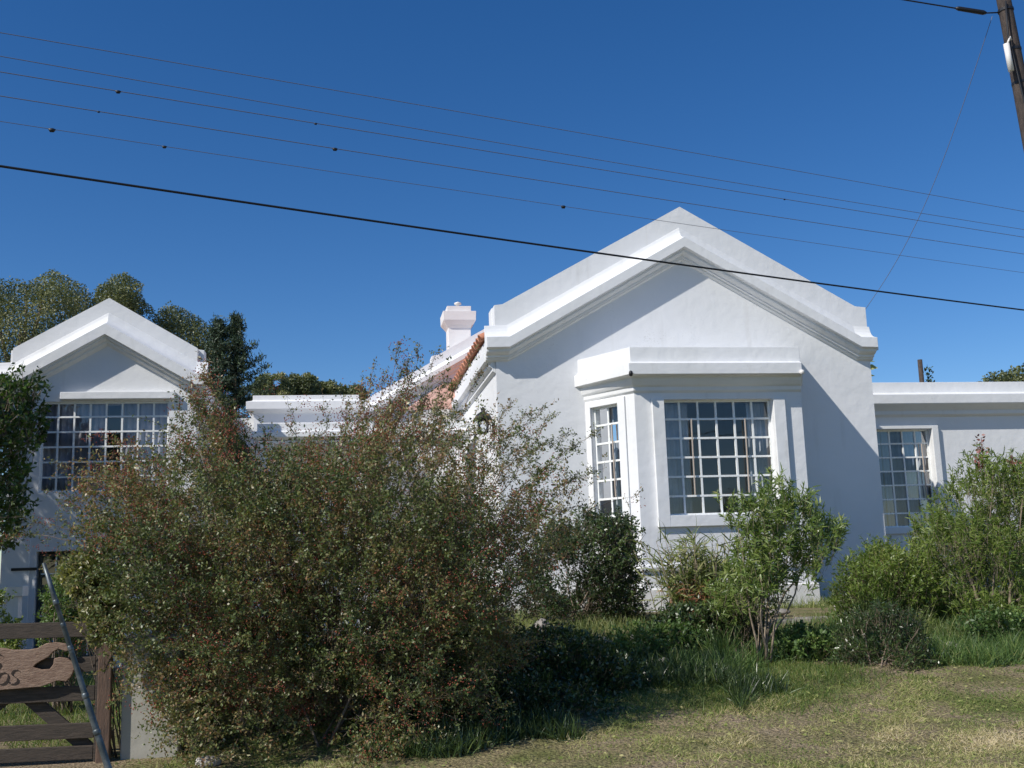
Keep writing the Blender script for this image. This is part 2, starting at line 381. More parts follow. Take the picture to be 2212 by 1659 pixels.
# frieze under the tile eave, left side
mb.box(2.62, 2.96, 19.0, 24.98, 5.345, 5.66); mb.build('eave_board', WHITE, house)
tile_surface('tile_roof', (2.55, 18.95, 5.66), (0, 6.03, 0), (3.75, 0, 1.96), 0, 0, house, pitch=.34)
tile_surface('tile_roof', (10.0, 19.05, 5.98), (0, 10.7, 0), (-3.72, 0, 1.66), 0, 0, house, pitch=.34)
mb = MB(); mb.tube([(6.28, 18.9, 7.66), (6.28, 25, 7.66)], .1, 10); mb.build('ridge_tile', TILE, house, True)
mb = MB(); mb.box(2.97, 9.57, YW+.26, 29.8, 5.36, 5.45); mb.box(2.97, 9.57, YW+.26, 22.39, .92, 1.02); mb.build('interior_lining', INNER, house)
# plinth and string course of the main wall
for xa, xb in ((2.66, 4.24), (8.45, 9.88)):
    mb = MB(); mb.box(xa, xb, YW-.05, YW-.003, .3, 1.12); mb.build('plinth', PLINTH, house, bevel=.01)
# bay
bp_ = [(4.30, YW), (4.93, 17.4), (7.94, 17.4), (8.38, YW)]
FL, FF, FR_ = Fr(bp_[0], bp_[1]), Fr(bp_[1], bp_[2]), Fr(bp_[2], bp_[3])
mb = MB(); ux = lambda x: x-4.93
wall(mb, FL, 0, FL.L, .45, 4.7, [(.14, .80, 2.33, 4.28)], .2)
wall(mb, FF, 0, 3.01, .45, 4.7, [(ux(5.43), ux(7.40), 2.31, 4.29)], .2)
wall(mb, FR_, 0, FR_.L, .45, 4.7, [], .2)
bay = mb.build('bay', WHITE, house)
fas = [(4.12, YW), (4.78, 17.10), (7.86, 17.10), (8.44, YW)]
def bayrow(k, z): return [(a[0]+(b_[0]-a[0])*k, a[1]+(b_[1]-a[1])*k, z) for a, b_ in zip(bp_, fas)]
mb = MB(); pk_ = [(-.2, 4.40), (.003, 4.40), (.14, 4.44), (.16, 4.50), (.30, 4.53), (.45, 4.60), (.47, 4.65), (.60, 4.67), (1, 4.68), (1, 4.87), (.85, 4.885), (.62, 4.91), (.58, 5.17), (-.2, 5.17)]
mb.rows([[bayrow(k, z)[q] for k, z in pk_] for q in range(4)], True, True)
mb.build('bay_cornice', TRIM, bay, bevel=.006)
mb = MB(); mb.prismxy([(4.32, YW-.003), (4.95, 17.42), (7.88, 17.42), (8.34, YW-.003)], 4.72, 5.1); mb.build('bay_roof', WHITE, bay)
mb = MB(); sweep_plan(mb, bp_, [(.003, .45), (.06, .45), (.06, 1.10), (.02, 1.12), (.003, 1.12)]); mb.build('bay_plinth', PLINTH, bay, bevel=.01)
mb = MB(); sweep_plan(mb, bp_, [(.003, 1.40), (.05, 1.41), (.06, 1.46), (.04, 1.50), (.003, 1.52)]); mb.build('string_course', TRIM, bay, bevel=.005)
window(house, FL, .14, .80, 2.33, 4.28, 2, 6, .07, surround=(.12, .17, .10, .12, .03), curtains=[(.42, .78, 4.25, 2.3, CURT)], strips=[(.60, 3.94, 2.68, -.02)], label='narrow sunlit window on the left side of the bay, two panes wide')
window(house, FF, ux(5.43), ux(7.40), 2.31, 4.29, 6, 6, .13, surround=(.21, .21, 0, .19, .07), curtains=[(ux(5.36), ux(5.95), 4.25, 2.3, CURT), (ux(7.02), ux(7.44), 4.25, 2.3, CURT)], strips=[(ux(5.93), 3.96, 2.66, 0.01), (ux(6.90), 3.96, 2.66, .01)], label='wide front window of the bay, six panes across and six down')
# wall fittings on the bay cornice
mb = MB(); mb.lathe((4.80, 17.08, 4.69), [(.01, -.05), (.03, -.04), (.035, 0), (.03, .03), (.008, .045)], 12); mb.build('cornice_light', BLACK, house, True)
mb = MB(); mb.lathe((7.85, 17.08, 4.70), [(.01, -.045), (.035, -.035), (.045, 0), (.035, .03), (.008, .04)], 12); mb.build('cornice_light', PORCEL, house, True)
# wing
mb = MB(); FW = Fr((9.84, 22), (18.5, 22)); uw = lambda x: x-9.84
wall(mb, FW, 0, FW.L, .4, 4.9, [(uw(11.5), uw(13.05), 2.11, 4.28)], .22)
mb.box(18.25, 18.5, 22.2, 29, .4, 4.9); mb.box(9.85, 18.25, 25.2, 25.3, .8, 4.85)
mb.build('wing_wall', WHITE, house)
mb = MB(); mb.rows([[(x, 22-o, z) for o, z in [(-.3, 4.55), (0.003, 4.55), (.10, 4.60), (.10, 4.68), (.18, 4.74), (.29, 4.80), (.31, 4.82), (.31, 5.02), (.15, 5.05), (.02, 5.10), (.02, 5.34), (-.3, 5.34)]] for x in (9.84, 18.7)], True, True)
mb.build('wing_parapet', TRIM, house, bevel=.006)
mb = MB(); mb.box(9.84, 18.5, 22.31, 29, 4.905, 5.05); mb.build('wing_roof', INNER, house)
window(house, FW, uw(11.5), uw(13.05), 2.11, 4.28, 5, 7, .13, surround=(.15, .15, .07, .14, .08), curtains=[(uw(11.5), uw(11.95), 4.25, 2.1, CURTB), (uw(12.0), uw(12.75), 4.25, 2.1, CURTB), (uw(12.8), uw(13.05), 4.25, 2.1, CURT)], strips=[(uw(12.86), 3.96, 2.7, -.01)], label='window of the flat roofed wing, half in shadow')
# rear gable with chimney
mb = MB()
rp = [(.5, 5.50), (.75, 5.66), (2.13, 6.44), (2.13, 6.58), (2.3, 6.62), (6.28, 8.85), (9.5, 7.05)]
mb.prism([(.5, .4), (9.5, .4)] + [(x, z-.02) for x, z in rp[::-1]], 25, 25.5)
mb.box(.5, .75, 25.5, 31, .4, 5.2)
mb.build('rear_wall', WHITE, house)
pr2 = [(0, -.18), (.06, -.24), (.24, -.30), (.24, -.42), (.16, -.44), (.16, -.48), (.08, -.52), (.08, -.56), (0, -.60)]
mb = MB(); sweep_xz(mb, [(.38, 5.53), (.75, 5.66), (2.13, 6.44), (2.3, 6.54), (6.28, 8.78)], [(-.02, -.18)]+pr2+[(-.02, -.60)], 25); mb.build('rear_cornice', TRIM, house, bevel=.005)
tile_surface('tile_roof', (.2, 25.5, 5.2), (0, 6, 0), (6.1, 0, 3.4), 0, 0, house, pitch=.34)
ch = MB(); ch.box(2.60, 3.16, 25.55, 26.1, 5.2, 7.42); chim = ch.build('chimney', CHIMP, house, bevel=.01)
ch = MB()
cs = lambda e: [(2.60-e, 25.55-e), (3.16+e, 25.55-e), (3.16+e, 26.1+e), (2.60-e, 26.1+e)]
for a, b_, z0, z1 in ((0.002, .04, 7.38, 7.44), (.04, .12, 7.44, 7.55), (.12, .13, 7.55, 7.78)):
    A = cs(a); B = cs(b_); ch.quadbox([(*p, z0) for p in A]+[(*p, z1) for p in B])
A = cs(.02); ch.quadbox([(*p, 7.78) for p in A]+[(*p, 7.93) for p in A]); ch.build('chimney_cap', CHIMP, chim, bevel=.008)
ch = MB(); ch.lathe((2.88, 25.8, 7.93), [(.07, 0), (.04, .02), (.035, .08), (.09, .10), (.09, .14), (.03, .16), (.02, .17)], 14); ch.build('chimney_cowl', PORCEL, chim, True)
# porch roof of tiles on the left flank
tile_surface('porch_roof', (1.42, 24.15, 5.12), (1.1, 0, 0), (1.0, .80, .76), 0, 0, house, pitch=.22, amp=.014, tm=SALMON)  # salmon toned sheet, ridges kept low so it looks flat
# flat roofed link and porch
lk = empty('flat_roofed_link', (-.8, 23, .2), 'low white flat roofed wing between the two gabled houses', 'building')
mb = MB(); mb.box(-1.85, .35, 23, 26, .0, 5.0); mb.box(-2.55, -1.86, 23.4, 26, 0, 4.88); mb.build('wall', WHITE, lk)
mb = MB(); sweep_plan(mb, [(-1.85, 26), (-1.85, 23), (.35, 23), (.35, 26)], [(-.2, 4.92), (.003, 4.92), (.06, 4.96), (.15, 5.0), (.15, 5.16), (.05, 5.19), (.02, 5.21), (.02, 5.31), (-.2, 5.31)]); mb.build('parapet', TRIM, lk, bevel=.006)
mb = MB(); mb.prismxy([(-1.64, 21.5), (2.6, 21.5), (2.6, 22.98), (-1.64, 22.98)], 4.16, 4.26); 
pc = mb.build('porch_ceiling', WHITE, lk)
mb = MB(); sweep_plan(mb, [(-1.64, 22.98), (-1.64, 21.5), (2.6, 21.5)], [(-.15, 4.1), (.0, 4.1), (.0, 4.18), (.12, 4.22), (.12, 4.32), (.02, 4.35), (.02, 4.5), (-.15, 4.5)]); mb.build('porch_parapet', TRIM, lk, bevel=.006)
mb = MB(); mb.box(-1.6, -1.35, 21.52, 21.77, .1, 4.099); mb.build('porch_post', WHITE, lk); mb = MB(); mb.box(.3, .55, 21.52, 21.77, .1, 4.099); mb.build('porch_post', WHITE, lk)

# lantern by the corner of the main house
ln = empty('wall_lantern', (2.705, 18.75, 4.1), 'black domed lantern on the left flank wall near the corner of the gabled house', 'lantern')
mb = MB(); mb.box(2.66, 2.702, 18.70, 18.80, 3.85, 4.1); mb.tube([(2.68, 18.75, 4.02), (2.55, 18.75, 4.12), (2.5, 18.75, 4.30)], .012, 6); mb.build('bracket', BLACK, ln)
mb = MB(); mb.lathe((2.5, 18.75, 4.15), [(.16, 0), (.155, .04), (.12, .10), (.06, .14), (.03, .16), (.045, .19), (.03, .22), (.008, .24)], 20); mb.build('lamp_shade', BLACK, ln, True)
mb = MB(); mb.lathe((2.5, 18.75, 3.9), [(.05, 0), (.09, .02), (.11, .245)], 12); mb.build('glass_body', GLASS, ln, True)

# ------------------------------------------------------------------ left gabled house
YL = 20.5
lh = empty('gabled_annex', (-4.35, YL, 0), 'smaller two storey white gabled building at the left behind the gate', 'building')
FA = Fr((-6.0, YL), (-2.70, YL)); ua = lambda x: x+6.0
mb = MB(); wall(mb, FA, 0, 3.3, 0, 4.95, [(ua(-5.46), ua(-3.2), 3.15, 4.82), (ua(-5.45), ua(-4.2), .15, 2.09)], .22)
mb.prism([(-6.0, 4.95), (-2.70, 4.95), (-2.70, 5.83), (-4.33, 6.80), (-6.0, 5.83)], YL, YL+.22)
mb.box(-6.0, -5.78, YL+.22, 26, 0, 5.3); mb.box(-2.92, -2.70, YL+.22, 26, 0, 5.3); mb.box(-5.77, -2.93, 23.5, 23.6, 0, 5.2)
mb.build('wall', WHITE, lh)
mb = MB(); mb.prism([(-6.1, 5.1), (-5.9, 5.1), (-4.33, 5.95), (-2.8, 5.1), (-2.6, 5.1), (-2.6, 5.833), (-2.71, 5.85), (-4.33, 6.803), (-5.95, 5.85), (-6.1, 5.833)], YL+.22, YL+.5); mb.build('gable_parapet', WHITE, lh, bevel=.01)
mb = MB(); sweep_xz(mb, [(-6.22, 5.84), (-5.95, 5.85), (-4.33, 6.80), (-2.71, 5.85), (-2.5, 5.84)], [(-.02, -.28), (.005, -.29), (.02, -.35), (.05, -.42), (.10, -.48), (.17, -.52), (.28, -.55), (.28, -.76), (.20, -.77), (.20, -.81), (.10, -.84), (.10, -.88), (0, -.93), (-.02, -.93)], YL); mb.build('gable_cornice', TRIM, lh, bevel=.006)
mb = MB(); mb.box(-5.12, -3.08, YL-.12, YL-.003, 4.85, 4.985); mb.build('window_hood', TRIM, lh, bevel=.01)
mb = MB(); mb.box(-6.0, -2.7, YL+.23, 26, 5.301, 5.36); mb.box(-5.77, -2.93, YL+.23, 23.49, 2.6, 2.7); mb.build('interior_lining', INNER, lh)
for sx in (-1, 1):
    mb = MB(); mb.quadbox([(-4.33, YL+.5, 6.35), (-4.33+sx*1.6, YL+.5, 5.37), (-4.33+sx*1.6, 26, 5.37), (-4.33, 26, 6.35), (-4.33, YL+.5, 6.42), (-4.33+sx*1.6, YL+.5, 5.44), (-4.33+sx*1.6, 26, 5.44), (-4.33, 26, 6.42)])
    mb.build('roof_slope', TILE, lh)
window(lh, FA, ua(-5.46), ua(-3.2), 3.15, 4.82, 8, 6, .06, surround=None, curtains=[(ua(-5.5), ua(-4.33), 4.8, 3.1, CURTA), (ua(-4.10), ua(-3.2), 4.8, 3.1, CURTA)], label='wide upstairs window with drawn curtains, eight panes across', mw=.032)
window(lh, FA, ua(-5.40), ua(-4.25), .2, 2.04, 4, 5, .09, frame=DARKF, surround=None, mw=.02, label='dark framed door window with white burglar bars')
mb = MB()
for k in range(1, 4): mb.box(-5.40+k*.29-.01, -5.40+k*.29+.01, YL+.03, YL+.05, .24, 2.0)
for k in range(1, 5): mb.box(-5.36, -4.29, YL+.02, YL+.035, .2+k*.37, .22+k*.37)
mb.build('burglar_bars', FRAME, lh)
mb = MB(); mb.box(-5.85, -5.42, YL-.05, YL-.01, 1.76, 1.81); mb.build('shutter_hook', BLACK, lh)
mb = MB(); mb.box(-6.03, -5.55, YL-.03, YL-.003, 0.0, 2.32); mb.build('door_surround', TRIM, lh)
gw = empty('garden_wall', (-7, 19, 0), 'low white plastered wall with flat coping at the left edge, left of the annex door', 'wall')
mb = MB(); mb.box(-9.5, -5.3, 19.0, 19.22, 0, 1.33); mb.build('wall_body', WHITE, gw)
mb = MB(); mb.box(-9.5, -5.22, 18.94, 19.28, 1.333, 1.5); mb.build('coping', TRIM, gw, bevel=.01)
#VEG
# ------------------------------------------------------------------ vegetation tools
def unit(v): return v/np.maximum(np.linalg.norm(v, axis=-1, keepdims=True), 1e-9)
def leaves(P, A, L, W, rng, rnd=None, fold=0.0, normal_up=.6):
    """one diamond shaped leaf per point: P base, A axis, L length, W width"""
    n = len(P); L = np.broadcast_to(L, (n,))[:, None]; W = np.broadcast_to(W, (n,))[:, None]
    q = rng.normal(size=(n, 3)); q[:, 2] += 0; s = unit(np.cross(A, unit(q+np.array([0, 0, normal_up]))))
    nn = np.cross(s, A)
    c = P+A*L*.45
    V = np.stack([P, c+s*W*.5+nn*W*.12, P+A*L, c-s*W*.5+nn*W*.12], 1).reshape(-1, 3)
    F = np.arange(n*4).reshape(n, 4)
    return V, F, (rng.random(n) if rnd is None else rnd)
def blades(P, A, L, W, bend, rng, segs=3, rnd=None, side=None):
    """tapering blades that bend over: strips of quads"""
    n = len(P); L = np.broadcast_to(L, (n,)); W = np.broadcast_to(W, (n,)); bend = np.broadcast_to(bend, (n,))
    h = rng.normal(size=(n, 3)); h[:, 2] = 0; h = unit(h) if side is None else side
    s = unit(np.cross(A, h)+1e-6); rows = []; p = P.copy(); d = A.copy()
    for k in range(segs+1):
        t = k/segs; wd = (W*(1-t**1.6)*.5+.0004)[:, None]
        if k == 0: wd = wd*.7
        rows += [p-s*wd, p+s*wd]
        d = unit(d+h*bend[:, None]/segs+np.array([0, 0, -1.0])*(bend[:, None]/segs)*.6*t*2)
        p = p+d*(L/segs)[:, None]
    V = np.stack(rows, 1); m = 2*(segs+1); b0 = (np.arange(n)*m)[:, None]
    F = np.concatenate([b0+np.array([[2*k, 2*k+1, 2*k+3, 2*k+2]]) for k in range(segs)], 1).reshape(-1, 4)
    r = rng.random(n) if rnd is None else rnd
    return V.reshape(-1, 3), F, np.repeat(r, segs)
def sticks(P0, P1, r0, r1, n=3):
    """many thin tapered twigs"""
    m = len(P0); d = unit(P1-P0); a = unit(np.cross(d, np.array([.31, .77, .55]))); b = np.cross(d, a)
    r0 = np.broadcast_to(r0, (m,))[:, None]; r1 = np.broadcast_to(r1, (m,))[:, None]; rows = []
    for p, r in ((P0, r0), (P1, r1)):
        for k in range(n): an = 2*math.pi*k/n; rows.append(p+(a*math.cos(an)+b*math.sin(an))*r)
    V = np.stack(rows, 1); b0 = (np.arange(m)*2*n)[:, None]
    F = np.concatenate([b0+np.array([[k, (k+1) % n, n+(k+1) % n, n+k]]) for k in range(n)], 1).reshape(-1, 4)
    return V.reshape(-1, 3), F
def join(parts):
    V = []; F = []; Rr = []; o = 0
    for p in parts:
        V.append(p[0]); F.append(p[1]+o); o += len(p[0]); Rr.append(p[2] if len(p) > 2 else np.zeros(len(p[1])))
    return np.concatenate(V), np.concatenate(F), np.concatenate(Rr)
def inpoly(poly, x, z):
    c = np.zeros(len(x), bool); n = len(poly)
    for i in range(n):
        x1, z1 = poly[i]; x2, z2 = poly[(i+1) % n]
        k = ((z1 > z) != (z2 > z)) & (x < (x2-x1)*(z-z1)/(z2-z1+1e-12)+x1); c ^= k
    return c
def edged(poly, x, z):
    d = np.full(len(x), 1e9); n = len(poly)
    for i in range(n):
        a = np.array(poly[i]); b = np.array(poly[(i+1) % n]); ab = b-a
        t = np.clip(((x-a[0])*ab[0]+(z-a[1])*ab[1])/(ab@ab), 0, 1)
        d = np.minimum(d, np.hypot(x-a[0]-ab[0]*t, z-a[1]-ab[1]*t))
    return d
def clump(P, rng, f=1.5, k=10):
    q = rng.normal(size=(k, 3))*f; ph = rng.uniform(0, 6.28, k)
    return np.sin(P@q.T+ph).sum(1)/math.sqrt(k/2)
def volume(poly, y0, ry, n, rng, rd=.8, core=.45, thr=-9, f=2.0, keep=None):
    """points inside a rounded body whose outline is poly, fewer in its core, gaps where the clump noise is low"""
    pa = np.array(poly); out = []; tot = 0
    st = rng.integers(1 << 30)
    while tot < n:
        m = n*3; x = rng.uniform(pa[:, 0].min(), pa[:, 0].max(), m); z = rng.uniform(pa[:, 1].min(), pa[:, 1].max(), m)
        k = inpoly(poly, x, z); x, z = x[k], z[k]; d = edged(poly, x, z)
        th = ry*np.sqrt(np.clip(1-(1-np.clip(d/rd, 0, 1))**2, 0, 1))
        u = rng.uniform(-1, 1, len(x)); P = np.stack([x, y0+u*ry, z], 1)
        k = np.abs(u*ry) < th+.03; P, d, th, u = P[k], d[k], th[k], u[k]
        dep = np.minimum(d, th-np.abs(u*ry)); k = rng.random(len(P)) < np.where(dep > core, .25, 1)
        k &= clump(P, np.random.default_rng(st), f) > thr
        if keep is not None: k &= rng.random(len(P)) < keep(P)
        P = P[k]; out.append(P); tot += len(P)
    return np.concatenate(out)[:n]
def twiggy(P, D, per, Lt, leafL, leafW, rng, spread=.75, rmul=1.0):
    """leaves set along twigs"""
    n = len(P); Lt = np.broadcast_to(Lt, (n,)); t = rng.random((n, per)); base = P[:, None]+D[:, None]*(Lt[:, None]*t)[..., None]+rng.normal(size=(n, per, 3))*.012
    A = unit(D[:, None]*(1-spread)+rng.normal(size=(n, per, 3))*spread)
    k = n*per; r = np.clip(np.repeat(rng.random(n)*.35+.15*clump(P, np.random.default_rng(8), 3), per)+rng.random(k)*.5+.05, 0, 1)*rmul
    return leaves(base.reshape(-1, 3), A.reshape(-1, 3), leafL*rng.uniform(.6, 1.25, k), leafW*rng.uniform(.7, 1.2, k), rng, r)
def curve_stem(a, b, rng, sag=.15, n=7):
    a, b = np.array(a, float), np.array(b, float); L = np.linalg.norm(b-a); t = np.linspace(0, 1, n)[:, None]
    mid = a+(b-a)*t; up_ = np.array([0, 0, 1])*np.sin(t*math.pi)*L*sag
    return mid+up_+rng.normal(size=(n, 3))*L*.018*np.sin(t*math.pi)
def stems_mesh(name, base, targets, r, rng, m, parent, sag=.15, jitter=.15, n=7, sides=6):
    mb = MB()
    for q in targets:
        a = np.array(base)+np.append(rng.normal(size=2)*jitter, 0); rr = r*rng.uniform(.6, 1.1)
        a[2] = Hs(a[0], a[1])-.03 if a[2] < 1.2 else a[2]
        p = curve_stem(a, q, rng, sag*rng.uniform(.5, 1.5), n); mb.tube(p, list(np.linspace(rr, rr*.22, n)), sides)
    return mb.build(name, m, parent, True)
def fol(name, parts, m, parent):
    V, F, r = join(parts); return link(name, npmesh(name, V, F, r), m, parent)
def ymul(poly, f=1): return poly

LEAF_PYR = leafmat('firethorn_leaf', [(0, (0.055, 0.080, 0.026)), (.25, (0.108, 0.147, 0.046)), (.48, (0.180, 0.203, 0.071)), (.66, (0.242, 0.184, 0.079)), (.82, (0.301, 0.153, 0.079)), (.93, (0.265, 0.245, 0.114)), (1, (0.507, 0.465, 0.274))], .42, .22, .45)
BERRY = mat('firethorn_berry', (.26, .04, .03), .5, (.34, .10, .05), 9)
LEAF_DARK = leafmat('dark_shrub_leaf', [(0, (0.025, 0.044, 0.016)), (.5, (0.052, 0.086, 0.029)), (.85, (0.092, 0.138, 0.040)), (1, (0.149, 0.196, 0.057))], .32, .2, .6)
LEAF_OLE = leafmat('oleander_leaf', [(0, (0.078, 0.132, 0.034)), (.5, (0.155, 0.225, 0.054)), (.85, (0.265, 0.327, 0.093)), (1, (0.373, 0.373, 0.139))], .35, .3, .55)
LEAF_OLE2 = leafmat('olive_green_leaf', [(0, (0.079, 0.126, 0.025)), (.5, (0.157, 0.226, 0.044)), (.85, (0.246, 0.305, 0.074)), (1, (0.357, 0.357, 0.116))], .42, .35, .45)

LEAF_IVY = leafmat('glossy_green_leaf', [(0, (.022, .045, .012)), (.5, (.06, .11, .025)), (.85, (.12, .20, .04)), (1, (.20, .28, .07))], .35, .3, .5)
LEAF_CANE = leafmat('cane_leaf', [(0, (0.101, 0.139, 0.042)), (.5, (0.192, 0.231, 0.073)), (.8, (0.304, 0.335, 0.125)), (1, (0.425, 0.416, 0.188))], .5, .3)
LEAF_DEAD = leafmat('dead_cane_leaf', [(0, (.16, .055, .025)), (.5, (.32, .13, .06)), (1, (.46, .26, .13))], .7, .15)
LEAF_EUC = leafmat('gum_tree_leaf', [(0, (0.075, 0.095, 0.043)), (.5, (0.149, 0.170, 0.071)), (.85, (0.234, 0.244, 0.106)), (1, (0.340, 0.319, 0.149))], .5, .2)
LEAF_CON = leafmat('conifer_needles', [(0, (0.022, 0.042, 0.026)), (.6, (0.048, 0.080, 0.045)), (1, (0.088, 0.136, 0.064))], .6, .1)
LEAF_VAR = leafmat('pale_creeper_leaf', [(0, (.10, .12, .04)), (.5, (.22, .23, .09)), (.8, (.36, .34, .15)), (1, (.52, .48, .28))], .35, .3, .6)
LEAF_WEED = leafmat('weed_leaf', [(0, (0.053, 0.102, 0.030)), (.5, (0.112, 0.187, 0.053)), (.85, (0.187, 0.281, 0.075)), (1, (0.374, 0.374, 0.150))], .45, .3)
LEAF_GRASS = leafmat('lawn_blade', [(0, (0.110, 0.176, 0.044)), (.3, (0.231, 0.286, 0.083)), (.52, (0.385, 0.385, 0.154)), (.78, (0.550, 0.462, 0.264)), (1, (0.704, 0.594, 0.418))], .75, .3, .25)
LEAF_GREEN = leafmat('green_grass_blade', [(0, (.06, .11, .025)), (.6, (.13, .20, .045)), (1, (.27, .29, .09))], .5, .35, .4)
FLOWER = leafmat('pink_flower', [(0, (.20, .06, .06)), (1, (.36, .15, .13))], .5, .3)

# ------------------------------------------------------------------ big firethorn bush
rng = np.random.default_rng(11)
bush = empty('firethorn_bush', (-.3, 10.8, 0), 'huge sprawling bush with tiny olive leaves and dull red berries beside the wooden gate', 'bush')
BP = [(-2.36, 1.55), (-2.36, 2.1), (-2.42, 2.58), (-2.05, 2.74), (-1.8, 2.72), (-1.62, 3.1), (-1.42, 3.5), (-1.2, 2.95), (-.81, 2.62), (-.54, 2.75), (-.18, 2.83), (.29, 3.1), (.57, 3.42), (.91, 3.35), (1.28, 3.15), (1.71, 2.95), (2.05, 2.87), (2.28, 2.56), (2.3, 2.12), (2.02, 1.66), (1.75, 1.15), (1.45, .6), (1.35, -.9), (-1.35, -.9), (-1.62, .35), (-2.0, .8), (-2.1, 1.05), (-2.28, 1.25)]
Y0 = 10.9
def keepb(P):
    k = np.interp(P[:, 2]+.12*np.sin(P[:, 0]*3), [0, .02, 1.2, 2.1, 2.6, 3.0, 3.5], [0, 1, 1, .8, .34, .16, .08])
    return k*np.where(P[:, 0] > 1.2, np.interp(P[:, 0], [.9, 1.5, 2.3], [.9, .45, .2]), 1)
tw = volume(BP, Y0, 1.75, 9000, rng, .6, .5, -.35, 4.2, keepb)
cen = np.array([-.2, Y0+.2, .6])
D = unit(unit(tw-cen)*.7+rng.normal(size=tw.shape)*.65+np.array([0, 0, .2]))
Lt = rng.uniform(.12, .42, len(tw)); keepL = tw[:, 2] > 0
# long shoots that stick out of the crown
tips = [(-1.41, 3.72), (-1.48, 3.40), (-1.36, 3.55), (.81, 3.92), (.57, 3.86), (.69, 3.7), (.98, 3.8), (1.43, 3.59), (2.11, 3.2), (2.48, 2.83), (2.6, 2.2), (3.1, 2.27), (2.37, 2.95), (-3.29, 2.2), (-3.32, 1.97), (-2.73, 2.7), (-2.18, 2.92), (-.54, 3.31), (-.18, 3.28), (-.82, 3.13), (2.60, 2.90), (1.72, 3.25), (2.45, 2.5), (2.5, 1.9), (.3, 3.55), (1.15, 3.5), (-2.8, 1.75), (-2.66, 2.3), (2.2, 3.1), (1.95, 3.16), (-1.05, 3.2), (.05, 3.3), (2.42, 2.35), (2.7, 2.55), (-1.7, 3.1), (-2.85, 2.45)]
shoots = []; sp = []; sdv = []
tips += [(-1.62+.11*i_, 3.0+.12*((i_*3) % 5)) for i_ in range(6)] + [(-1.5+.1*i_, 3.15+.07*(i_ % 3)) for i_ in range(4)] + [(.2+.22*i_, 3.45+.12*(i_ % 3)) for i_ in range(6)]
for i, (x, z) in enumerate(tips):
    a = np.array([x*.55+.0, Y0+rng.uniform(-.5, .5), max(1.6, z*.62)]); b_ = np.array([x, Y0-.1+rng.uniform(-.25, .25), z])
    p = curve_stem(a, b_, rng, .10 if abs(x) > 1.9 else .03, 12); shoots.append(p)
    m = 34; t = rng.random(m)**.8*11; k = t.astype(int).clip(0, 10); q = p[k]+(p[k+1]-p[k])*(t-k)[:, None]; dd = unit(p[k+1]-p[k])
    sp.append(q); sdv.append(unit(dd*.6+rng.normal(size=(m, 3))*.6+np.array([0, 0, .15])))
OUTL = np.array(BP[:22]); 
for i in range(430):
    t = rng.random()*(len(OUTL)-1); k_ = int(t); q_ = OUTL[k_]+(OUTL[k_+1]-OUTL[k_])*(t-k_)
    yy = rng.uniform(-1.45, .9); ex = rng.uniform(.45, 1.06) if i > 150 else rng.uniform(.85, 1.08); fy = 1-.18*abs(yy)
    zz_ = rng.uniform(.15, 1) if i > 150 else 1.0; e_ = np.array([-.2+(q_[0]+.2)*ex*fy, Y0+yy*(1.15 if zz_ < .8 else .9), .15+(q_[1]-.15)*min(ex+.1, 1.05)*fy*zz_])
    a_ = np.array([-.2+(e_[0]+.2)*.35, Y0+yy*.35, e_[2]*.45]); p = curve_stem(a_, e_, rng, rng.uniform(.04, .16), 14); p[-3:, 2] -= np.array([.01, .03, .06]); shoots.append(p)
    m = 40; t = rng.uniform(.3, 1, m)*12.99; k = t.astype(int).clip(0, 12); q = p[k]+(p[k+1]-p[k])*(t-k)[:, None]; dd = unit(p[k+1]-p[k])
    sp.append(q); sdv.append(unit(dd*.7+rng.normal(size=(m, 3))*.6+np.array([0, 0, .1])))
sp = np.concatenate(sp); sdv = np.concatenate(sdv)
kk = (clump(sp, np.random.default_rng(15), 5.0) > -.45) | (sp[:, 2] > 2.75) | (rng.random(len(sp)) < .12); sp = sp[kk]; sdv = sdv[kk]
tt = np.concatenate([tw, sp]); DD = np.concatenate([D, sdv]); LL = np.concatenate([Lt, rng.uniform(.05, .20, len(sp))])
tb = stems_mesh('branches', (-.3, Y0, .0), [tuple(tw[i]) for i in rng.integers(0, len(tw), 30)], .018, rng, BARK, bush, .05, .35, 8, 5)
V1, F1 = sticks(tt-DD*.04, tt+DD*LL[:, None]*.8, .0017, .0008)
parts = [(V1, F1)]
for p in shoots: parts.append(sticks(p[:-1], p[1:], np.linspace(.006, .0016, len(p)-1), np.linspace(.0055, .0012, len(p)-1), 4))
fol('twigs', [(a[0], a[1], np.zeros(len(a[1]))) for a in parts], BARK, bush)
fol('leaves', [twiggy(tw, D, 23, Lt, .036, .0175, rng, .7), twiggy(sp, sdv, 12, LL[len(tw):], .031, .0145, rng, .65)], LEAF_PYR, bush)
# berries in clusters, as small eight sided beads
ib = rng.integers(0, len(tt), 5200); bc = (tt+DD*LL[:, None]*.9)[ib]; cl = clump(bc, np.random.default_rng(5), 2.2); bc = bc[cl > -.1]
bpnt = (bc[:, None]+rng.normal(size=(len(bc), 13, 3))*np.array([.05, .05, .04])).reshape(-1, 3)
o8 = np.array([[1, 0, 0], [0, 1, 0], [-1, 0, 0], [0, -1, 0], [0, 0, 1], [0, 0, -1]])*.0066
Vb = (bpnt[:, None]+o8[None]).reshape(-1, 3); tri = np.array([[0, 1, 4], [1, 2, 4], [2, 3, 4], [3, 0, 4], [1, 0, 5], [2, 1, 5], [3, 2, 5], [0, 3, 5]])
Fb = ((np.arange(len(bpnt))*6)[:, None, None]+tri[None]).reshape(-1, 3)
link('berries', npmesh('berries', Vb, Fb), BERRY, bush, True)

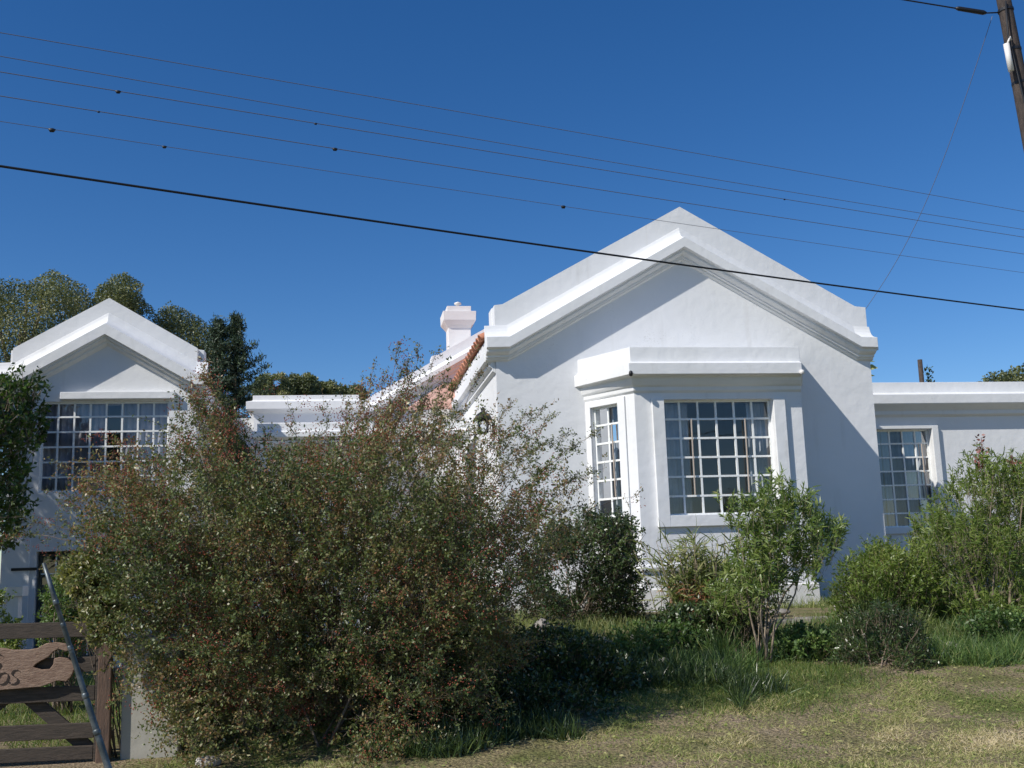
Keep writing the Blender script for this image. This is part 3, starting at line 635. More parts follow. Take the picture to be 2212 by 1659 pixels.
# ------------------------------------------------------------------ general shrubs
def shrub(name, label, cat, poly, y0, ry, ntw, per, Lt, ll, lw, m, seed, bark=BARK, nst=16, sr=.018, up_=.4, outw=.6, spread=.6, core=.35, thr=-1.0, f=3.0, rd=.5, base=None, keep=None, jit=.12, sag=.05, twr=.0022, group=None, lance=False, trunk=None, rndf=None):
    g = np.random.default_rng(seed); pa = np.array(poly); cx = (pa[:, 0].min()+pa[:, 0].max())/2 if base is None else base[0]
    b0 = (cx, y0, Hs(cx, y0)) if base is None else base
    o = empty(name, b0, label, cat, group)
    P = volume(poly, y0, ry, ntw, g, rd, core, thr, f, keep)
    c = np.array([cx, y0, b0[2]+.2]); Dr = unit(unit(P-c)*outw+g.normal(size=P.shape)*.4+np.array([0, 0, up_])); Lw = g.uniform(.5, 1.2, len(P))*Lt
    stems_mesh('stems', b0, [tuple(P[i]) for i in g.integers(0, len(P), nst)], sr, g, bark, o, sag, jit, 7, 5)
    V, F = sticks(P-Dr*Lt*.5, P+Dr*Lw[:, None], twr, twr*.4); fol('twigs', [(V, F, np.zeros(len(F)))], bark, o)
    if lance:
        n = len(P); t = g.random((n, per)); q = (P[:, None]+Dr[:, None]*(Lw[:, None]*t)[..., None]).reshape(-1, 3)
        A = unit(np.repeat(Dr, per, 0)*(1-spread)+g.normal(size=q.shape)*spread); k = len(q)
        fl = blades(q, A, ll*g.uniform(.6, 1.2, k), lw*g.uniform(.7, 1.2, k), g.uniform(0, .5, k), g, 2, np.clip(np.repeat(g.random(n)*.5, per)+g.random(k)*.5, 0, 1))
    else: fl = twiggy(P, Dr, per, Lw, ll, lw, g, spread)
    fol('foliage', [fl], m, o)
    return o, P, Dr, g

shrub('rounded_shrub', 'dense dark green rounded shrub in front of the wall left of the bay window', 'shrub',
      [(2.5, 1.07), (2.6, 1.6), (2.85, 1.85), (3.0, 2.15), (3.3, 2.1), (3.5, 2.3), (3.8, 2.12), (4.05, 2.22), (4.2, 1.8), (4.12, 1.5), (4.3, 1.2), (4.14, .72), (2.7, .72)], 15.2, .75, 2500, 13, .22, .05, .026, LEAF_DARK, 21, rd=.4, thr=-.6, f=3.5)
# cane clump with dead reddish lower leaves
g = np.random.default_rng(22); cn = empty('cane_clump', (4.62, 13.9, Hs(4.62, 13.9)), 'tall leafy cane clump with pale arching leaves above a rust brown dead base', 'plant')
mb = MB(); q = []; A = []
for i in range(115):
    b0_ = np.array([g.normal(4.62, .17), g.normal(13.85, .12), .68]); e_ = b0_+np.array([g.normal(0, .22), g.normal(0, .16), g.uniform(.55, 1.28)]); mb.tube([b0_, (b0_+e_)/2+g.normal(size=3)*.02, e_], [.007, .005, .003], 4)
    t = g.uniform(.25, 1.0, 15)[:, None]; q.append(b0_+(e_-b0_)*t); a_ = g.normal(size=(15, 3))*np.array([.75, .75, .2])+np.array([0, 0, .8]); A.append(unit(a_))
mb.build('canes', PALEBARK, cn, True); q = np.concatenate(q); A = np.concatenate(A); n_ = len(q)
fol('foliage', [blades(q, A, g.uniform(.16, .36, n_), .02, g.uniform(.5, 1.9, n_), g, 4)], LEAF_CANE, cn)
k = 1700; q = np.stack([g.normal(4.66, .17, k), g.normal(13.8, .14, k), g.uniform(.5, 1.3, k)], 1)
fol('dead_leaves', [blades(q, unit(g.normal(size=(k, 3))*.7+np.array([0, 0, -.2])), g.uniform(.08, .24, k), .012, g.uniform(.2, 1.4, k), g, 3)], LEAF_DEAD, cn)
# oleander tree in front of the bay window
shrub('oleander', 'small multi stemmed tree with bright green narrow leaves in front of the bay window', 'tree',
      [(4.42, 2.15), (4.50, 2.42), (4.75, 2.25), (4.95, 2.50), (5.17, 2.62), (5.25, 2.35), (5.5, 2.32), (5.55, 2.0), (5.92, 1.92), (5.75, 1.55), (5.5, 1.35), (5.3, .95), (4.95, 1.12), (4.6, .85), (4.38, 1.2), (4.6, 1.7)], 12.1, .45, 720, 13, .19, .095, .019, LEAF_OLE, 23, PALEBARK, nst=9, sr=.02, base=(4.74, 12.0, .33), lance=True, up_=.9, spread=.5, thr=-.12, f=5, jit=.05, core=.3, rd=.3)
shrub('sapling', 'thin leafy sapling beside the cane clump, below the bay window sill', 'plant',
      [(4.45, .9), (4.38, 1.3), (4.7, 1.5), (5.2, 1.35), (5.4, 1.0), (5.1, .75), (4.7, .7)], 12.7, .3, 420, 10, .14, .075, .016, LEAF_OLE, 24, nst=12, sr=.008, lance=True, thr=-.6)
o, P, Dr, g = shrub('flowering_oleander', 'tall olive green shrub with pink red flower tips at the right edge', 'tree',
      [(7.6, 1.9), (7.8, 2.2), (8.15, 2.5), (8.35, 2.85), (8.6, 2.62), (9.2, 2.72), (9.8, 2.4), (9.9, 1.4), (9.5, .5), (7.9, .5), (7.55, 1.0), (7.55, 1.5)], 13.1, .75, 2500, 12, .24, .085, .017, LEAF_OLE2, 25, PALEBARK, nst=16, sr=.026, base=(8.3, 13.0, .5), lance=True, up_=1.0, spread=.45, thr=-.2, f=4.5, jit=.12, rd=.3)
fp = []; 
for c in ((8.37, 12.9, 2.95), (8.24, 12.8, 2.72), (8.72, 12.8, 2.70)):
    fp = np.array(c)+g.normal(size=(26, 3))*np.array([.04, .04, .06]); stk = np.stack([np.array(c)+np.array([0, 0, t_]) for t_ in (-.14, .1)]); fol('flower_head', [leaves(fp, unit(g.normal(size=fp.shape)), .055, .036, g), (*sticks(stk[:1], stk[1:], .006, .004), np.zeros(3))], FLOWER, o)
shrub('feathery_shrub', 'loose mid green feathery shrub under the half shaded wing window', 'shrub',
      [(7.2, 1.3), (7.5, 1.72), (7.8, 1.6), (8.1, 2.1), (8.4, 1.95), (8.8, 2.15), (9.0, 1.2), (8.7, .5), (7.2, .5)], 14.3, .5, 1500, 13, .22, .06, .012, LEAF_WEED, 26, lance=True, up_=1.0, spread=.5, thr=-.35, rd=.25)
shrub('leafy_shrub', 'yellowish green leafy shrub at the right corner of the gabled house', 'shrub',
      [(6.6, 1.1), (6.75, 1.5), (6.95, 1.4), (7.15, 1.68), (7.4, 1.5), (7.7, 1.62), (7.8, 1.0), (7.7, .2), (6.8, .2), (6.5, .7)], 13.6, .55, 1500, 13, .2, .07, .02, LEAF_OLE2, 27, thr=-.7, up_=1.0, rd=.25, f=4)
shrub('low_dark_shrub', 'low very dark shrub at the lawn edge, right of the small multi stemmed tree', 'shrub',
      [(5.45, .3), (5.55, .7), (5.8, .92), (6.06, .98), (6.39, .8), (6.55, .3), (6.4, -.1), (5.6, -.1)], 11.55, .45, 1100, 14, .14, .05, .014, LEAF_DARK, 28, rd=.35, up_=.8)
shrub('low_dark_shrub', 'smallest dark shrub between the low dark shrub and the flowering tall shrub', 'shrub',
      [(6.45, .36), (6.61, .55), (6.84, .5), (6.9, .3), (6.45, .28)], 12.1, .25, 200, 13, .12, .045, .014, LEAF_DARK, 29, rd=.25, up_=.8)
shrub('background_shrub', 'dark green shrub behind the flowering tall shrub at the right edge', 'shrub',
      [(9.2, 1.9), (9.6, 2.3), (10.6, 2.4), (11.2, 1.6), (10.8, .6), (9.2, .6)], 14.6, .7, 1100, 13, .18, .07, .02, LEAF_DARK, 30)
# left side plants
shrub('pale_creeper', 'pale yellow green creeper growing over the gate post between gate and big bush', 'plant',
      [(-2.52, 1.3), (-2.45, 1.68), (-2.3, 1.78), (-2.12, 1.66), (-1.98, 1.41), (-1.95, .94), (-2.2, .95), (-2.41, 1.05)], 10.2, .25, 520, 12, .1, .05, .032, LEAF_VAR, 31, thr=-.8, rd=.3, nst=14, sr=.007, base=(-2.0, 10.5, 0), jit=.05)
shrub('garden_shrub', 'bright green shrub behind the top rail of the gate at the left edge', 'shrub',
      [(-4.5, 1.1), (-4.5, 1.36), (-4.12, 1.42), (-3.93, 1.34), (-3.85, 1.0), (-3.9, .5), (-4.5, .5)], 14.0, .3, 420, 13, .12, .05, .025, LEAF_OLE, 32)
shrub('garden_shrub', 'green shrub growing against the barred door of the annex', 'shrub',
      [(-3.62, 1.0), (-3.59, 1.45), (-3.43, 1.62), (-3.21, 1.5), (-3.0, 1.0), (-3.05, .2), (-3.56, .2)], 14.0, .3, 560, 13, .14, .05, .02, LEAF_WEED, 33, thr=-.7)
tr, P, Dr, g = shrub('leafy_tree', 'dark glossy leaved tree leaning in at the left edge in front of the annex', 'tree',
      [(-4.95, 4.62), (-4.5, 4.60), (-4.56, 4.3), (-4.55, 3.9), (-4.72, 3.34), (-4.74, 2.7), (-4.8, 2.25), (-5.1, 1.9), (-6.0, 1.9), (-8.5, 1.9), (-12.2, 3.6), (-13.2, 6.2), (-12.6, 8.6), (-10.6, 9.6), (-8.8, 8.6), (-7.0, 6.6), (-5.7, 4.9), (-5.3, 4.62)], 17, 1.9, 11000, 13, .22, .085, .05, LEAF_IVY, 34, nst=40, sr=.06, base=(-8.0, 17.0, 0), jit=.12, rd=1.2, core=.6, twr=.006)
mb = MB(); mb.tube([(-8.0, 17, -.1), (-7.95, 17.05, 1.2), (-8.05, 16.95, 3.4)], [.22, .18, .12], 12); mb.build('trunk', BARK, tr, True)

# ------------------------------------------------------------------ trees behind the houses
def bigtree(name, label, poly, y, ry, n, ls, m, seed, bx, group=None, thr=-.6, f=1.0, trh=.2):
    g = np.random.default_rng(seed); o = empty(name, (bx, y, Hs(bx, y)), label, 'tree', group)
    P = volume(poly, y, ry, n, g, 1.6, .9, thr, f)
    A = unit(g.normal(size=P.shape)+np.array([0, 0, -.2])); fol('crown', [leaves(P, A, ls*g.uniform(.6, 1.3, n), ls*.55, g, np.clip(.5+.25*clump(P, g, 2.5)+g.normal(size=n)*.15, 0, 1))], m, o)
    mb = MB(); zz = np.mean([p[1] for p in poly]); mb.tube([(bx, y, -.2), (bx+.2, y, zz*.5), (bx+.1, y, zz)], [.35, .28, .15], 10)
    for i in g.integers(0, n, 12): mb.tube(curve_stem((bx+.1, y, zz*g.uniform(.5, .9)), P[i], g, .05, 5), list(np.linspace(.12, .03, 5)), 5)
    mb.build('trunk', BARK, o, True)
GT = 'trees on the skyline behind the houses'
bigtree('gum_tree', 'broad olive gum tree behind the annex gable, at the far left', [(-16, 10.2), (-14.07, 10.74), (-12.87, 11.9), (-11.78, 12.4), (-10.98, 12.2), (-10.19, 12.7), (-9.2, 12.1), (-8.7, 10.9), (-9.0, 8.5), (-9.75, 6.5), (-15.6, 6.5)], 40, 2.6, 85000, .092, LEAF_EUC, 41, -11.5, GT, -1.15, 2.2)
bigtree('gum_tree', 'round olive gum tree standing directly behind the annex gable peak', [(-9.1, 12.0), (-8.65, 12.6), (-7.91, 12.8), (-7.2, 12.3), (-6.9, 11.2), (-7.0, 9.5), (-7.4, 7), (-8.9, 7)], 40.5, 1.6, 36000, .092, LEAF_EUC, 42, -8.1, GT, -1.15, 2.4)
bigtree('gum_tree', 'lower olive gum tree between the annex gable and the dark conifer', [(-7.4, 11.0), (-7.0, 11.7), (-6.55, 12.1), (-5.84, 11.7), (-5.1, 11.2), (-4.5, 10.5), (-4.6, 9), (-4.8, 6.5), (-7.4, 6.5)], 42, 1.8, 42000, .092, LEAF_EUC, 43, -6, GT, -1.15, 2.4)
# conifer with drooping tiers
g = np.random.default_rng(44); cf = empty('conifer', (-3.5, 32, .7), 'dark pointed conifer with two tops behind the flat roofed link', 'tree', GT)
q = []; mb = MB()
for bx, h, w_ in ((-3.62, 9.05, 1.0), (-3.12, 9.15, .95)):
    mb.tube([(bx, 32, .3), (bx, 32, h)], [.16, .02], 8)
    for k in range(150):
        t = g.random()**1.15; z = 3.5+(h-3.5)*(1-t); L = (.1+2.0*t**.85*w_*.62)*g.uniform(.55, 1.25); an = g.uniform(0, 6.28); dr = np.array([math.cos(an), math.sin(an), g.uniform(.05, .45)]); dr /= np.linalg.norm(dr)
        a = np.array([bx, 32, z]); e = a+dr*L; e[2] += .05*L
        if k % 2 == 0: mb.tube([a, e], [.025, .006], 4)
        m_ = int(150*L)+30; t2 = g.random(m_)**.7; q.append(a+(e-a)*t2[:, None]+g.normal(size=(m_, 3))*np.array([.07, .07, .06]))
for (ex, ez) in ((-2.15, 7.6), (-2.3, 7.9), (-2.2, 7.2), (-2.5, 8.3), (-2.1, 6.9)):
    a = np.array([-3.2, 32, ez-.5]); e = np.array([ex, 31.8, ez]); t2 = g.random(330); q.append(a+(e-a)*t2[:, None]+g.normal(size=(330, 3))*.06)
q = np.concatenate(q); fol('crown', [leaves(q, unit(g.normal(size=q.shape)+np.array([0, 0, .5])), .13*g.uniform(.6, 1.3, len(q)), .034, g)], LEAF_CON, cf); mb.build('trunk', BARK, cf, True)
lab = ['first', 'second', 'third', 'fourth']
for i, (x0, x1, zt) in enumerate(((-4.6, -2.9, 12.0), (-3.1, -1.5, 12.25), (-1.75, -.35, 12.1), (-.55, 1.3, 12.1))):
    xm = (x0+x1)/2; zt += .55; x0 -= .25; x1 += .25; bigtree('distant_tree', ['distant rounded tree just right of the conifer', 'distant tree with the highest top above the flat roofed link', 'distant narrow tree above the middle of the flat roofed link', 'distant rounded tree above the right end of the flat roofed link'][i],
            [(x0-.1, zt-.8), (x0+.15, zt-.25), (xm-.45, zt+.0), (xm, zt-.12), (xm+.4, zt+.05), (x1-.15, zt-.2), (x1+.1, zt-.7), (x1, zt-3), (x0, zt-3)], 60+i*1.5, 1.2, 14000, .16, LEAF_EUC, 50+i, xm, GT, -1.6, 1.8)
bigtree('distant_tree', 'distant dark tree top showing above the wing parapet at the right edge', [(39.3, 11.9), (40.06, 12.45), (40.9, 12.4), (41.6, 12.7), (42.4, 12.9), (45.25, 13.1), (45, 9), (39.2, 9)], 60, 1.6, 9000, .22, LEAF_EUC, 56, 42, GT, -.8, 1.5)
bigtree('yucca', 'yellow green spiky plant top peeping over the wing beside the main gable', [(13.1, 5.6), (13.2, 6.6), (13.5, 6.95), (13.75, 6.55), (13.8, 5.6)], 26, .3, 240, .42, LEAF_CANE, 57, 13.4, None, -3)
ps = empty('wooden_post', (20.6, 35, .7), 'short dark post with a climbing plant, showing above the wing parapet', 'post')
mb = MB(); mb.tube([(20.6, 35, .5), (20.62, 35, 8.38)], [.1, .085], 10); mb.build('post', POLEW, ps, True)
g = np.random.default_rng(58); q = np.stack([g.normal(20.85, .06, 160), g.normal(34.9, .08, 160), g.uniform(6.5, 8.1, 160)], 1); fol('climbing_plant', [leaves(q, unit(g.normal(size=q.shape)), .14, .08, g)], LEAF_CON, ps)

# ------------------------------------------------------------------ lawn, weeds, tufts
g = np.random.default_rng(61); n = 430000
x = g.uniform(-2, 11, n); y = 6.8+(g.random(n)**1.25)*7.0
dens = np.clip(.5+.3*clump(np.stack([x, y, y*0], 1), np.random.default_rng(62), 1.4)+.38*clump(np.stack([x, y, y*0], 1), np.random.default_rng(66), 9), .05, 1); k = (g.random(n) < dens) & (x < 1.35*y*.62+2.2) & (x > -.42*y+1.0)
x, y = x[k], y[k]; n = len(x); P = np.stack([x, y, H(x, y)-.005], 1)
dry = clump(np.stack([x, y, y*0], 1), np.random.default_rng(63), 1.3)
dry2 = clump(np.stack([x, y, y*0], 1), np.random.default_rng(67), 4.5)
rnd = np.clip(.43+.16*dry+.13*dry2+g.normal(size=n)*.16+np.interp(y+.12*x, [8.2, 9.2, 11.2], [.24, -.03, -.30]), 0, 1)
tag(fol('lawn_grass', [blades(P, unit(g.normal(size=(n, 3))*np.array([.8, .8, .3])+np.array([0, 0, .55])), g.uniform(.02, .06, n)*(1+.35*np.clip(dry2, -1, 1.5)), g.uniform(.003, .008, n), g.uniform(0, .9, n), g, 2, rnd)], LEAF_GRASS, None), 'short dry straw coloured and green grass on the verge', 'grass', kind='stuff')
def patch(name, label, n, xr, yr, hr, wr, m, seed, bend=(.1, .8), up_=.9, mask=None, segs=3, cat='grass'):
    g = np.random.default_rng(seed); x = g.uniform(*xr, n); y = g.uniform(*yr, n); P = np.stack([x, y, H(x, y)-.01], 1)
    k = clump(P*np.array([1, 1, 0]), np.random.default_rng(seed+1), 2.4) > -.5
    if mask is not None: k &= mask(x, y)
    P = P[k]; n = len(P)
    return tag(fol(name, [blades(P, unit(g.normal(size=(n, 3))*.45+np.array([0, 0, up_])), g.uniform(*hr, n), g.uniform(*wr, n), g.uniform(*bend, n), g, segs)], m, None), label, cat, kind='stuff')
patch('green_grass', 'lush bright green grass behind the wooden gate', 26000, (-7, -1.4), (11, 19), (.06, .2), (.004, .009), LEAF_GREEN, 71)
patch('bed_grass', 'yellowing tufty grass round the foot of the bay window', 30000, (1.0, 11), (13.6, 18), (.06, .24), (.004, .01), LEAF_CANE, 73)
patch('edge_weeds', 'green weeds along the front edge of the flower bed', 60000, (1.2, 9.5), (11.0, 13.6), (.06, .36), (.005, .012), LEAF_WEED, 75, mask=lambda x, y: (y > 11.3+.25*np.sin(x*1.7)+.12*np.sin(x*4.1)) & ((np.abs(x-5.7) > .75) | (y > 12)))
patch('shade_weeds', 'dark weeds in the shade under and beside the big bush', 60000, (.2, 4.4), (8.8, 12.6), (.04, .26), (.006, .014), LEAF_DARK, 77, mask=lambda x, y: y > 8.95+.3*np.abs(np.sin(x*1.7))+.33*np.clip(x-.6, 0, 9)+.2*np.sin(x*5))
patch('rough_grass', 'rougher green grass where the lawn runs into the flower bed', 75000, (1.2, 9.8), (9.6, 11.9), (.03, .12), (.003, .007), LEAF_GREEN, 85, mask=lambda x, y: rg.random(len(x)) < np.clip((y-9.7-.12*(x-3)+.5*np.sin(x*1.9))*.7, .03, 1))
g = np.random.default_rng(88); k = 2600; x = g.uniform(-1.5, 10, k); y = g.uniform(7.5, 12.5, k); P = np.stack([x, y, H(x, y)+g.uniform(.01, .04, k)], 1)
tag(fol('leaf_litter', [leaves(P, unit(g.normal(size=(k, 3))*np.array([1, 1, .25])), g.uniform(.02, .06, k), g.uniform(.01, .028, k), g, .25+.4*g.random(k))], LEAF_GRASS, None), 'dead brown leaves and bits scattered over the verge', 'leaf litter', kind='stuff')
# broad leaved undergrowth in the bush's shade
g = np.random.default_rng(79)
def herb(label, poly, y, ry, n, seed, m=LEAF_WEED, ls=.06):
    return shrub('undergrowth', label, 'plant', poly, y, ry, n, 12, .12, ls, ls*.45, m, seed, nst=10, sr=.006, up_=.9, rd=.25, group='undergrowth of the flower bed')
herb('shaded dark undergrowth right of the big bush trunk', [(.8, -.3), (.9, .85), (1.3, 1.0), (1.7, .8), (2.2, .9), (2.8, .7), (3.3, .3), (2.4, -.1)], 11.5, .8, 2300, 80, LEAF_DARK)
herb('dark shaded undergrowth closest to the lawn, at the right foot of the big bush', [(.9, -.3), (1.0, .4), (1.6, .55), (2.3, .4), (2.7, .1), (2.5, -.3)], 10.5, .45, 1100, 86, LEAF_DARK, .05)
herb('undergrowth below the two stones on the bed edge', [(2.9, .3), (3.0, .7), (3.5, .8), (4.2, .75), (4.3, .35)], 12.7, .35, 520, 81)
herb('green undergrowth between the small oleander tree and the low dark shrub', [(4.9, .3), (5.0, .62), (5.4, .72), (5.8, .55), (5.8, .3)], 12.2, .3, 420, 82)
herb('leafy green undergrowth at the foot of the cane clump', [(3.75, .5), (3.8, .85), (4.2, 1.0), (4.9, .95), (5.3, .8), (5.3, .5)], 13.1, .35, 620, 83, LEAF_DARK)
herb('green undergrowth in front of the flowering tall shrub', [(7.3, .3), (7.4, .7), (7.9, .8), (8.6, .75), (9.6, .85), (9.8, .3)], 12.3, .4, 900, 84)
# spiky grass tufts
for i, (x, y, h, nb, m, lb) in enumerate(((4.35, 12.2, .5, 260, LEAF_WEED, 'blue green grass tuft left of the small oleander trunk'), (7.0, 12.6, .55, 300, LEAF_CANE, 'yellowing grass tuft behind the smallest dark shrub'), (7.35, 12.35, .42, 220, LEAF_CANE, 'short yellow grass tuft left of the pale stone'), (2.75, 12.9, .55, 240, LEAF_WEED, 'tall dark grass tuft above the shaded undergrowth'), (6.75, 13.2, .9, 120, LEAF_WEED, 'upright reedy grass stalks at the right corner of the bay'), (5.75, 12.35, .38, 260, LEAF_WEED, 'low green tuft directly left of the low dark shrub'))):
    g = np.random.default_rng(90+i); P = np.stack([g.normal(x, .07, nb), g.normal(y, .07, nb), np.full(nb, Hs(x, y)-.02)], 1); A = unit(np.stack([g.normal(0, .4, nb), g.normal(0, .4, nb), np.ones(nb)], 1))
    tag(fol('grass_tuft', [blades(P, A, g.uniform(.5, 1.15, nb)*h, .009, g.uniform(.1, .9, nb), g, 4)], m, None), lb, 'grass tuft', 'grass tufts in the bed')

# ------------------------------------------------------------------ stones
def stone(label, c, s, m, seed):
    import bmesh
    bm = bmesh.new(); bmesh.ops.create_icosphere(bm, subdivisions=3, radius=1); g = np.random.default_rng(seed); q = g.normal(size=(9, 3))*1.6; ph = g.uniform(0, 6, 9)
    for v in bm.verts:
        n_ = sum(math.sin(float(v.co.x*q[i][0]+v.co.y*q[i][1]+v.co.z*q[i][2]+ph[i])) for i in range(9))/9
        v.co = Vector((c[0]+v.co.x*s[0]*(1+.5*n_), c[1]+v.co.y*s[1]*(1+.5*n_), c[2]+v.co.z*s[2]*(1+.5*n_)))
    me = bpy.data.meshes.new('rock'); bm.to_mesh(me); bm.free(); tag(link('rock', me, m, smooth=True), label, 'rock', 'loose rocks in the garden')
stone('grey rock on the bed edge, left of its pair below the rounded shrub', (3.12, 12.95, .60), (.16, .12, .10), STONE, 1)
stone('smaller grey rock on the bed edge, right of its pair below the rounded shrub', (3.55, 13.0, .62), (.12, .1, .09), STONE, 2)
stone('large pale leaning rock at the right foot of the big bush', (2.6, 14.3, .74), (.13, .1, .13), STONE, 3)
stone('pale rock standing by the corner of the bay plinth', (7.05, 14.6, .82), (.11, .1, .16), PALEST, 4)
stone('small pale stone at the foot of the flowering tall shrub', (7.22, 12.15, .42), (.13, .1, .08), PALEST, 5)
stone('low brown stone lying in front of the bay plinth', (6.25, 15.0, .78), (.16, .1, .05), STONE, 6)
stone('tiny whitish stone in the weeds left of the small oleander tree', (3.62, 12.15, .44), (.07, .06, .05), PALEST, 7)
stone('small whitish stone on the ground below the gate pillar', (-1.15, 9.75, .02), (.10, .08, .05), PALEST, 8)
ke = empty('stone_kerb', (5.2, 14.2, .66), 'low pale kerb of flat stones in front of the bay window', 'kerb')
mb = MB()
for k_ in range(7): mb.box(4.9+k_*.42, 5.29+k_*.42, 14.1, 14.3, .55, .735+.012*math.sin(k_*5))
mb.build('kerb_stones', STONE, ke, bevel=.02)

# ------------------------------------------------------------------ gate, board, pillar, metal pole
gt = empty('wooden_gate', (-3.3, 10.3, 0), 'weathered dark wooden farm gate with five rails and diagonal braces', 'gate')
def rail(z0, z1, x0=-4.6, x1=-2.19, dz=-.03, y=10.28):
    mb = MB(); mb.quadbox([(x0, y, z0-dz), (x1, y, z0), (x1, y+.045, z0), (x0, y+.045, z0-dz), (x0, y, z1-dz), (x1, y, z1), (x1, y+.045, z1), (x0, y+.045, z1-dz)]); mb.build('rail', GATE, gt, bevel=.005)
rail(1.075, 1.21); rail(.77, .90); rail(.52, .65); rail(.20, .33); rail(.02, .135)
def brace(a, b_, wd=.06):
    mb = MB(); d = Vector((b_[0]-a[0], 0, b_[1]-a[1])).normalized(); p = Vector((-d.z, 0, d.x))*wd; A = Vector((a[0], 10.33, a[1])); B = Vector((b_[0], 10.33, b_[1])); o = Vector((0, .04, 0))
    mb.quadbox([A-p, B-p, B-p+o, A-p+o, A+p, B+p, B+p+o, A+p+o]); mb.build('brace', GATE, gt, bevel=.004)
brace((-2.86, .66), (-2.2, .06)); brace((-2.72, .76), (-3.7, -.0)); brace((-4.55, .75), (-3.75, .08))
mb = MB(); mb.box(-2.185, -2.12, 10.27, 10.34, .0, 1.2); mb.build('gate_stile', GATE, gt, bevel=.006)
po = empty('gate_post', (-2.1, 10.35, 0), 'reddish brown squared wooden post at the right end of the gate', 'post')
mb = MB(); mb.box(-2.15, -2.035, 10.19, 10.265, -.1, 1.24); mb.build('post', POSTW, po, bevel=.008)
pl = empty('gate_pillar', (-1.75, 10.5, 0), 'white plastered masonry pillar beside the gate, half covered by the big bush', 'pillar')
mb = MB(); mb.box(-1.96, -1.46, 10.28, 10.76, -.1, 1.0); mb.build('pillar_body', SHADE_GRIME, pl, bevel=.015)
mb = MB(); mb.quadbox([(-1.99, 10.25, 1.003), (-1.43, 10.25, 1.003), (-1.43, 10.79, 1.003), (-1.99, 10.79, 1.003), (-1.97, 10.27, 1.05), (-1.45, 10.27, 1.05), (-1.45, 10.77, 1.05), (-1.97, 10.77, 1.05)]); mb.build('pillar_cap', SHADE_GRIME, pl)
# carved name board
nb = empty('name_board', (-3.0, 10.25, .9), 'carved wavy edged wooden name board with burnt letters fixed on the gate', 'sign')
px = lambda X, Y: (-3.02+X*.00098*.99, 1.245-(Y-262)*.00101)   # board outline measured on a drawing 1000 units to the metre
out = [(-700, 520), (-560, 500), (-380, 540), (-200, 505), (-60, 500), (0, 488), (60, 492), (150, 512), (280, 515), (360, 505), (430, 468), (520, 462), (600, 478), (650, 520), (610, 545), (540, 520), (500, 540), (455, 585), (350, 640), (330, 665), (400, 690), (470, 690), (500, 650), (505, 600), (550, 590), (620, 605), (670, 640), (690, 690), (660, 760), (620, 800), (540, 790), (480, 812), (400, 835), (250, 840), (100, 845), (0, 850), (-200, 835), (-400, 850), (-600, 830), (-720, 760), (-740, 640)]
mb = MB(); mb.prism([px(*p) for p in out], 10.215, 10.26); bd = mb.build('board', SIGNW, nb, bevel=.006)
def stroke(pts, wd):
    mb = MB(); P = []
    # smooth the stroke
    for i in range(len(pts)-1):
        a = pts[max(i-1, 0)]; b_ = pts[i]; c = pts[i+1]; d = pts[min(i+2, len(pts)-1)]
        for k in range(6):
            t = k/6; P.append(tuple(.5*((2*b_[j])+(-a[j]+c[j])*t+(2*a[j]-5*b_[j]+4*c[j]-d[j])*t*t+(-a[j]+3*b_[j]-3*c[j]+d[j])*t**3) for j in (0, 1)))
    P.append(pts[-1]); Q = [px(*p) for p in P]; n_ = len(Q); rows = []
    for i, q_ in enumerate(Q):
        w_ = wd*(.55+.45*math.sin(math.pi*min(1, i/(n_-1)*1.0)))*.001; ang = .6   # broad nib held at a slant
        dx, dz = math.cos(ang)*w_, -math.sin(ang)*w_
        rows.append([(q_[0]-dx, 10.2135, q_[1]-dz), (q_[0]+dx, 10.2135, q_[1]+dz), (q_[0]+dx, 10.211, q_[1]+dz), (q_[0]-dx, 10.211, q_[1]-dz)])
    mb.rows(rows, True, True); return mb
S_ = [(218, 0), (205, -14), (170, -12), (152, 12), (165, 36), (195, 52), (205, 75), (185, 98), (150, 102), (128, 90), (132, 78)]
def let(pts, dx, dy, s=1): stroke([(x*s+dx, y*s+dy) for x, y in pts], 11).build('letter', CARVE, bd)
let(S_, 0, 700); let(S_, -155, 562)
O_ = [(95, -5), (60, 2), (38, 30), (32, 65), (48, 90), (80, 92), (110, 70), (122, 35), (112, 5), (92, -5)]
let(O_, 0, 706); let([(-42, 0), (-30, 12), (-38, 60), (-48, 95)], 0, 705); let([(-34, 40), (-14, 8), (8, 2), (14, 18)], 0, 705)
# slanted metal pole
rd = empty('metal_pole', (-.73, 4.3, 0), 'slanted thin grey metal pole with joint collars in front of the wooden gate', 'pole')
a = Vector((-1.115, 4.3, 1.66)); b_ = Vector((-.858, 4.3, .90)); d = (b_-a); e = a+d*((a.z+.05)/-d.z)
L = (e-a).length; du = (e-a).normalized(); seg = [(0, .0065), (.16*1, .0100), (.162, .0085), (.45, .0105), (.80, .013), (L, .022)]
mb = MB(); mb.tube([a+du*t for t, r in seg], [r for t, r in seg], 14); mb.build('shaft', GALV, rd, True)
for t, r in ((.155, .0112), (.245, .0102), (.335, .0112), (.52, .013), (.66, .0145)):
    mb = MB(); mb.tube([a+du*(t-.012), a+du*(t-.004), a+du*(t+.006), a+du*(t+.013)], [r*.8, r, r, r*.8], 12); mb.build('collar', GALV, rd, True)

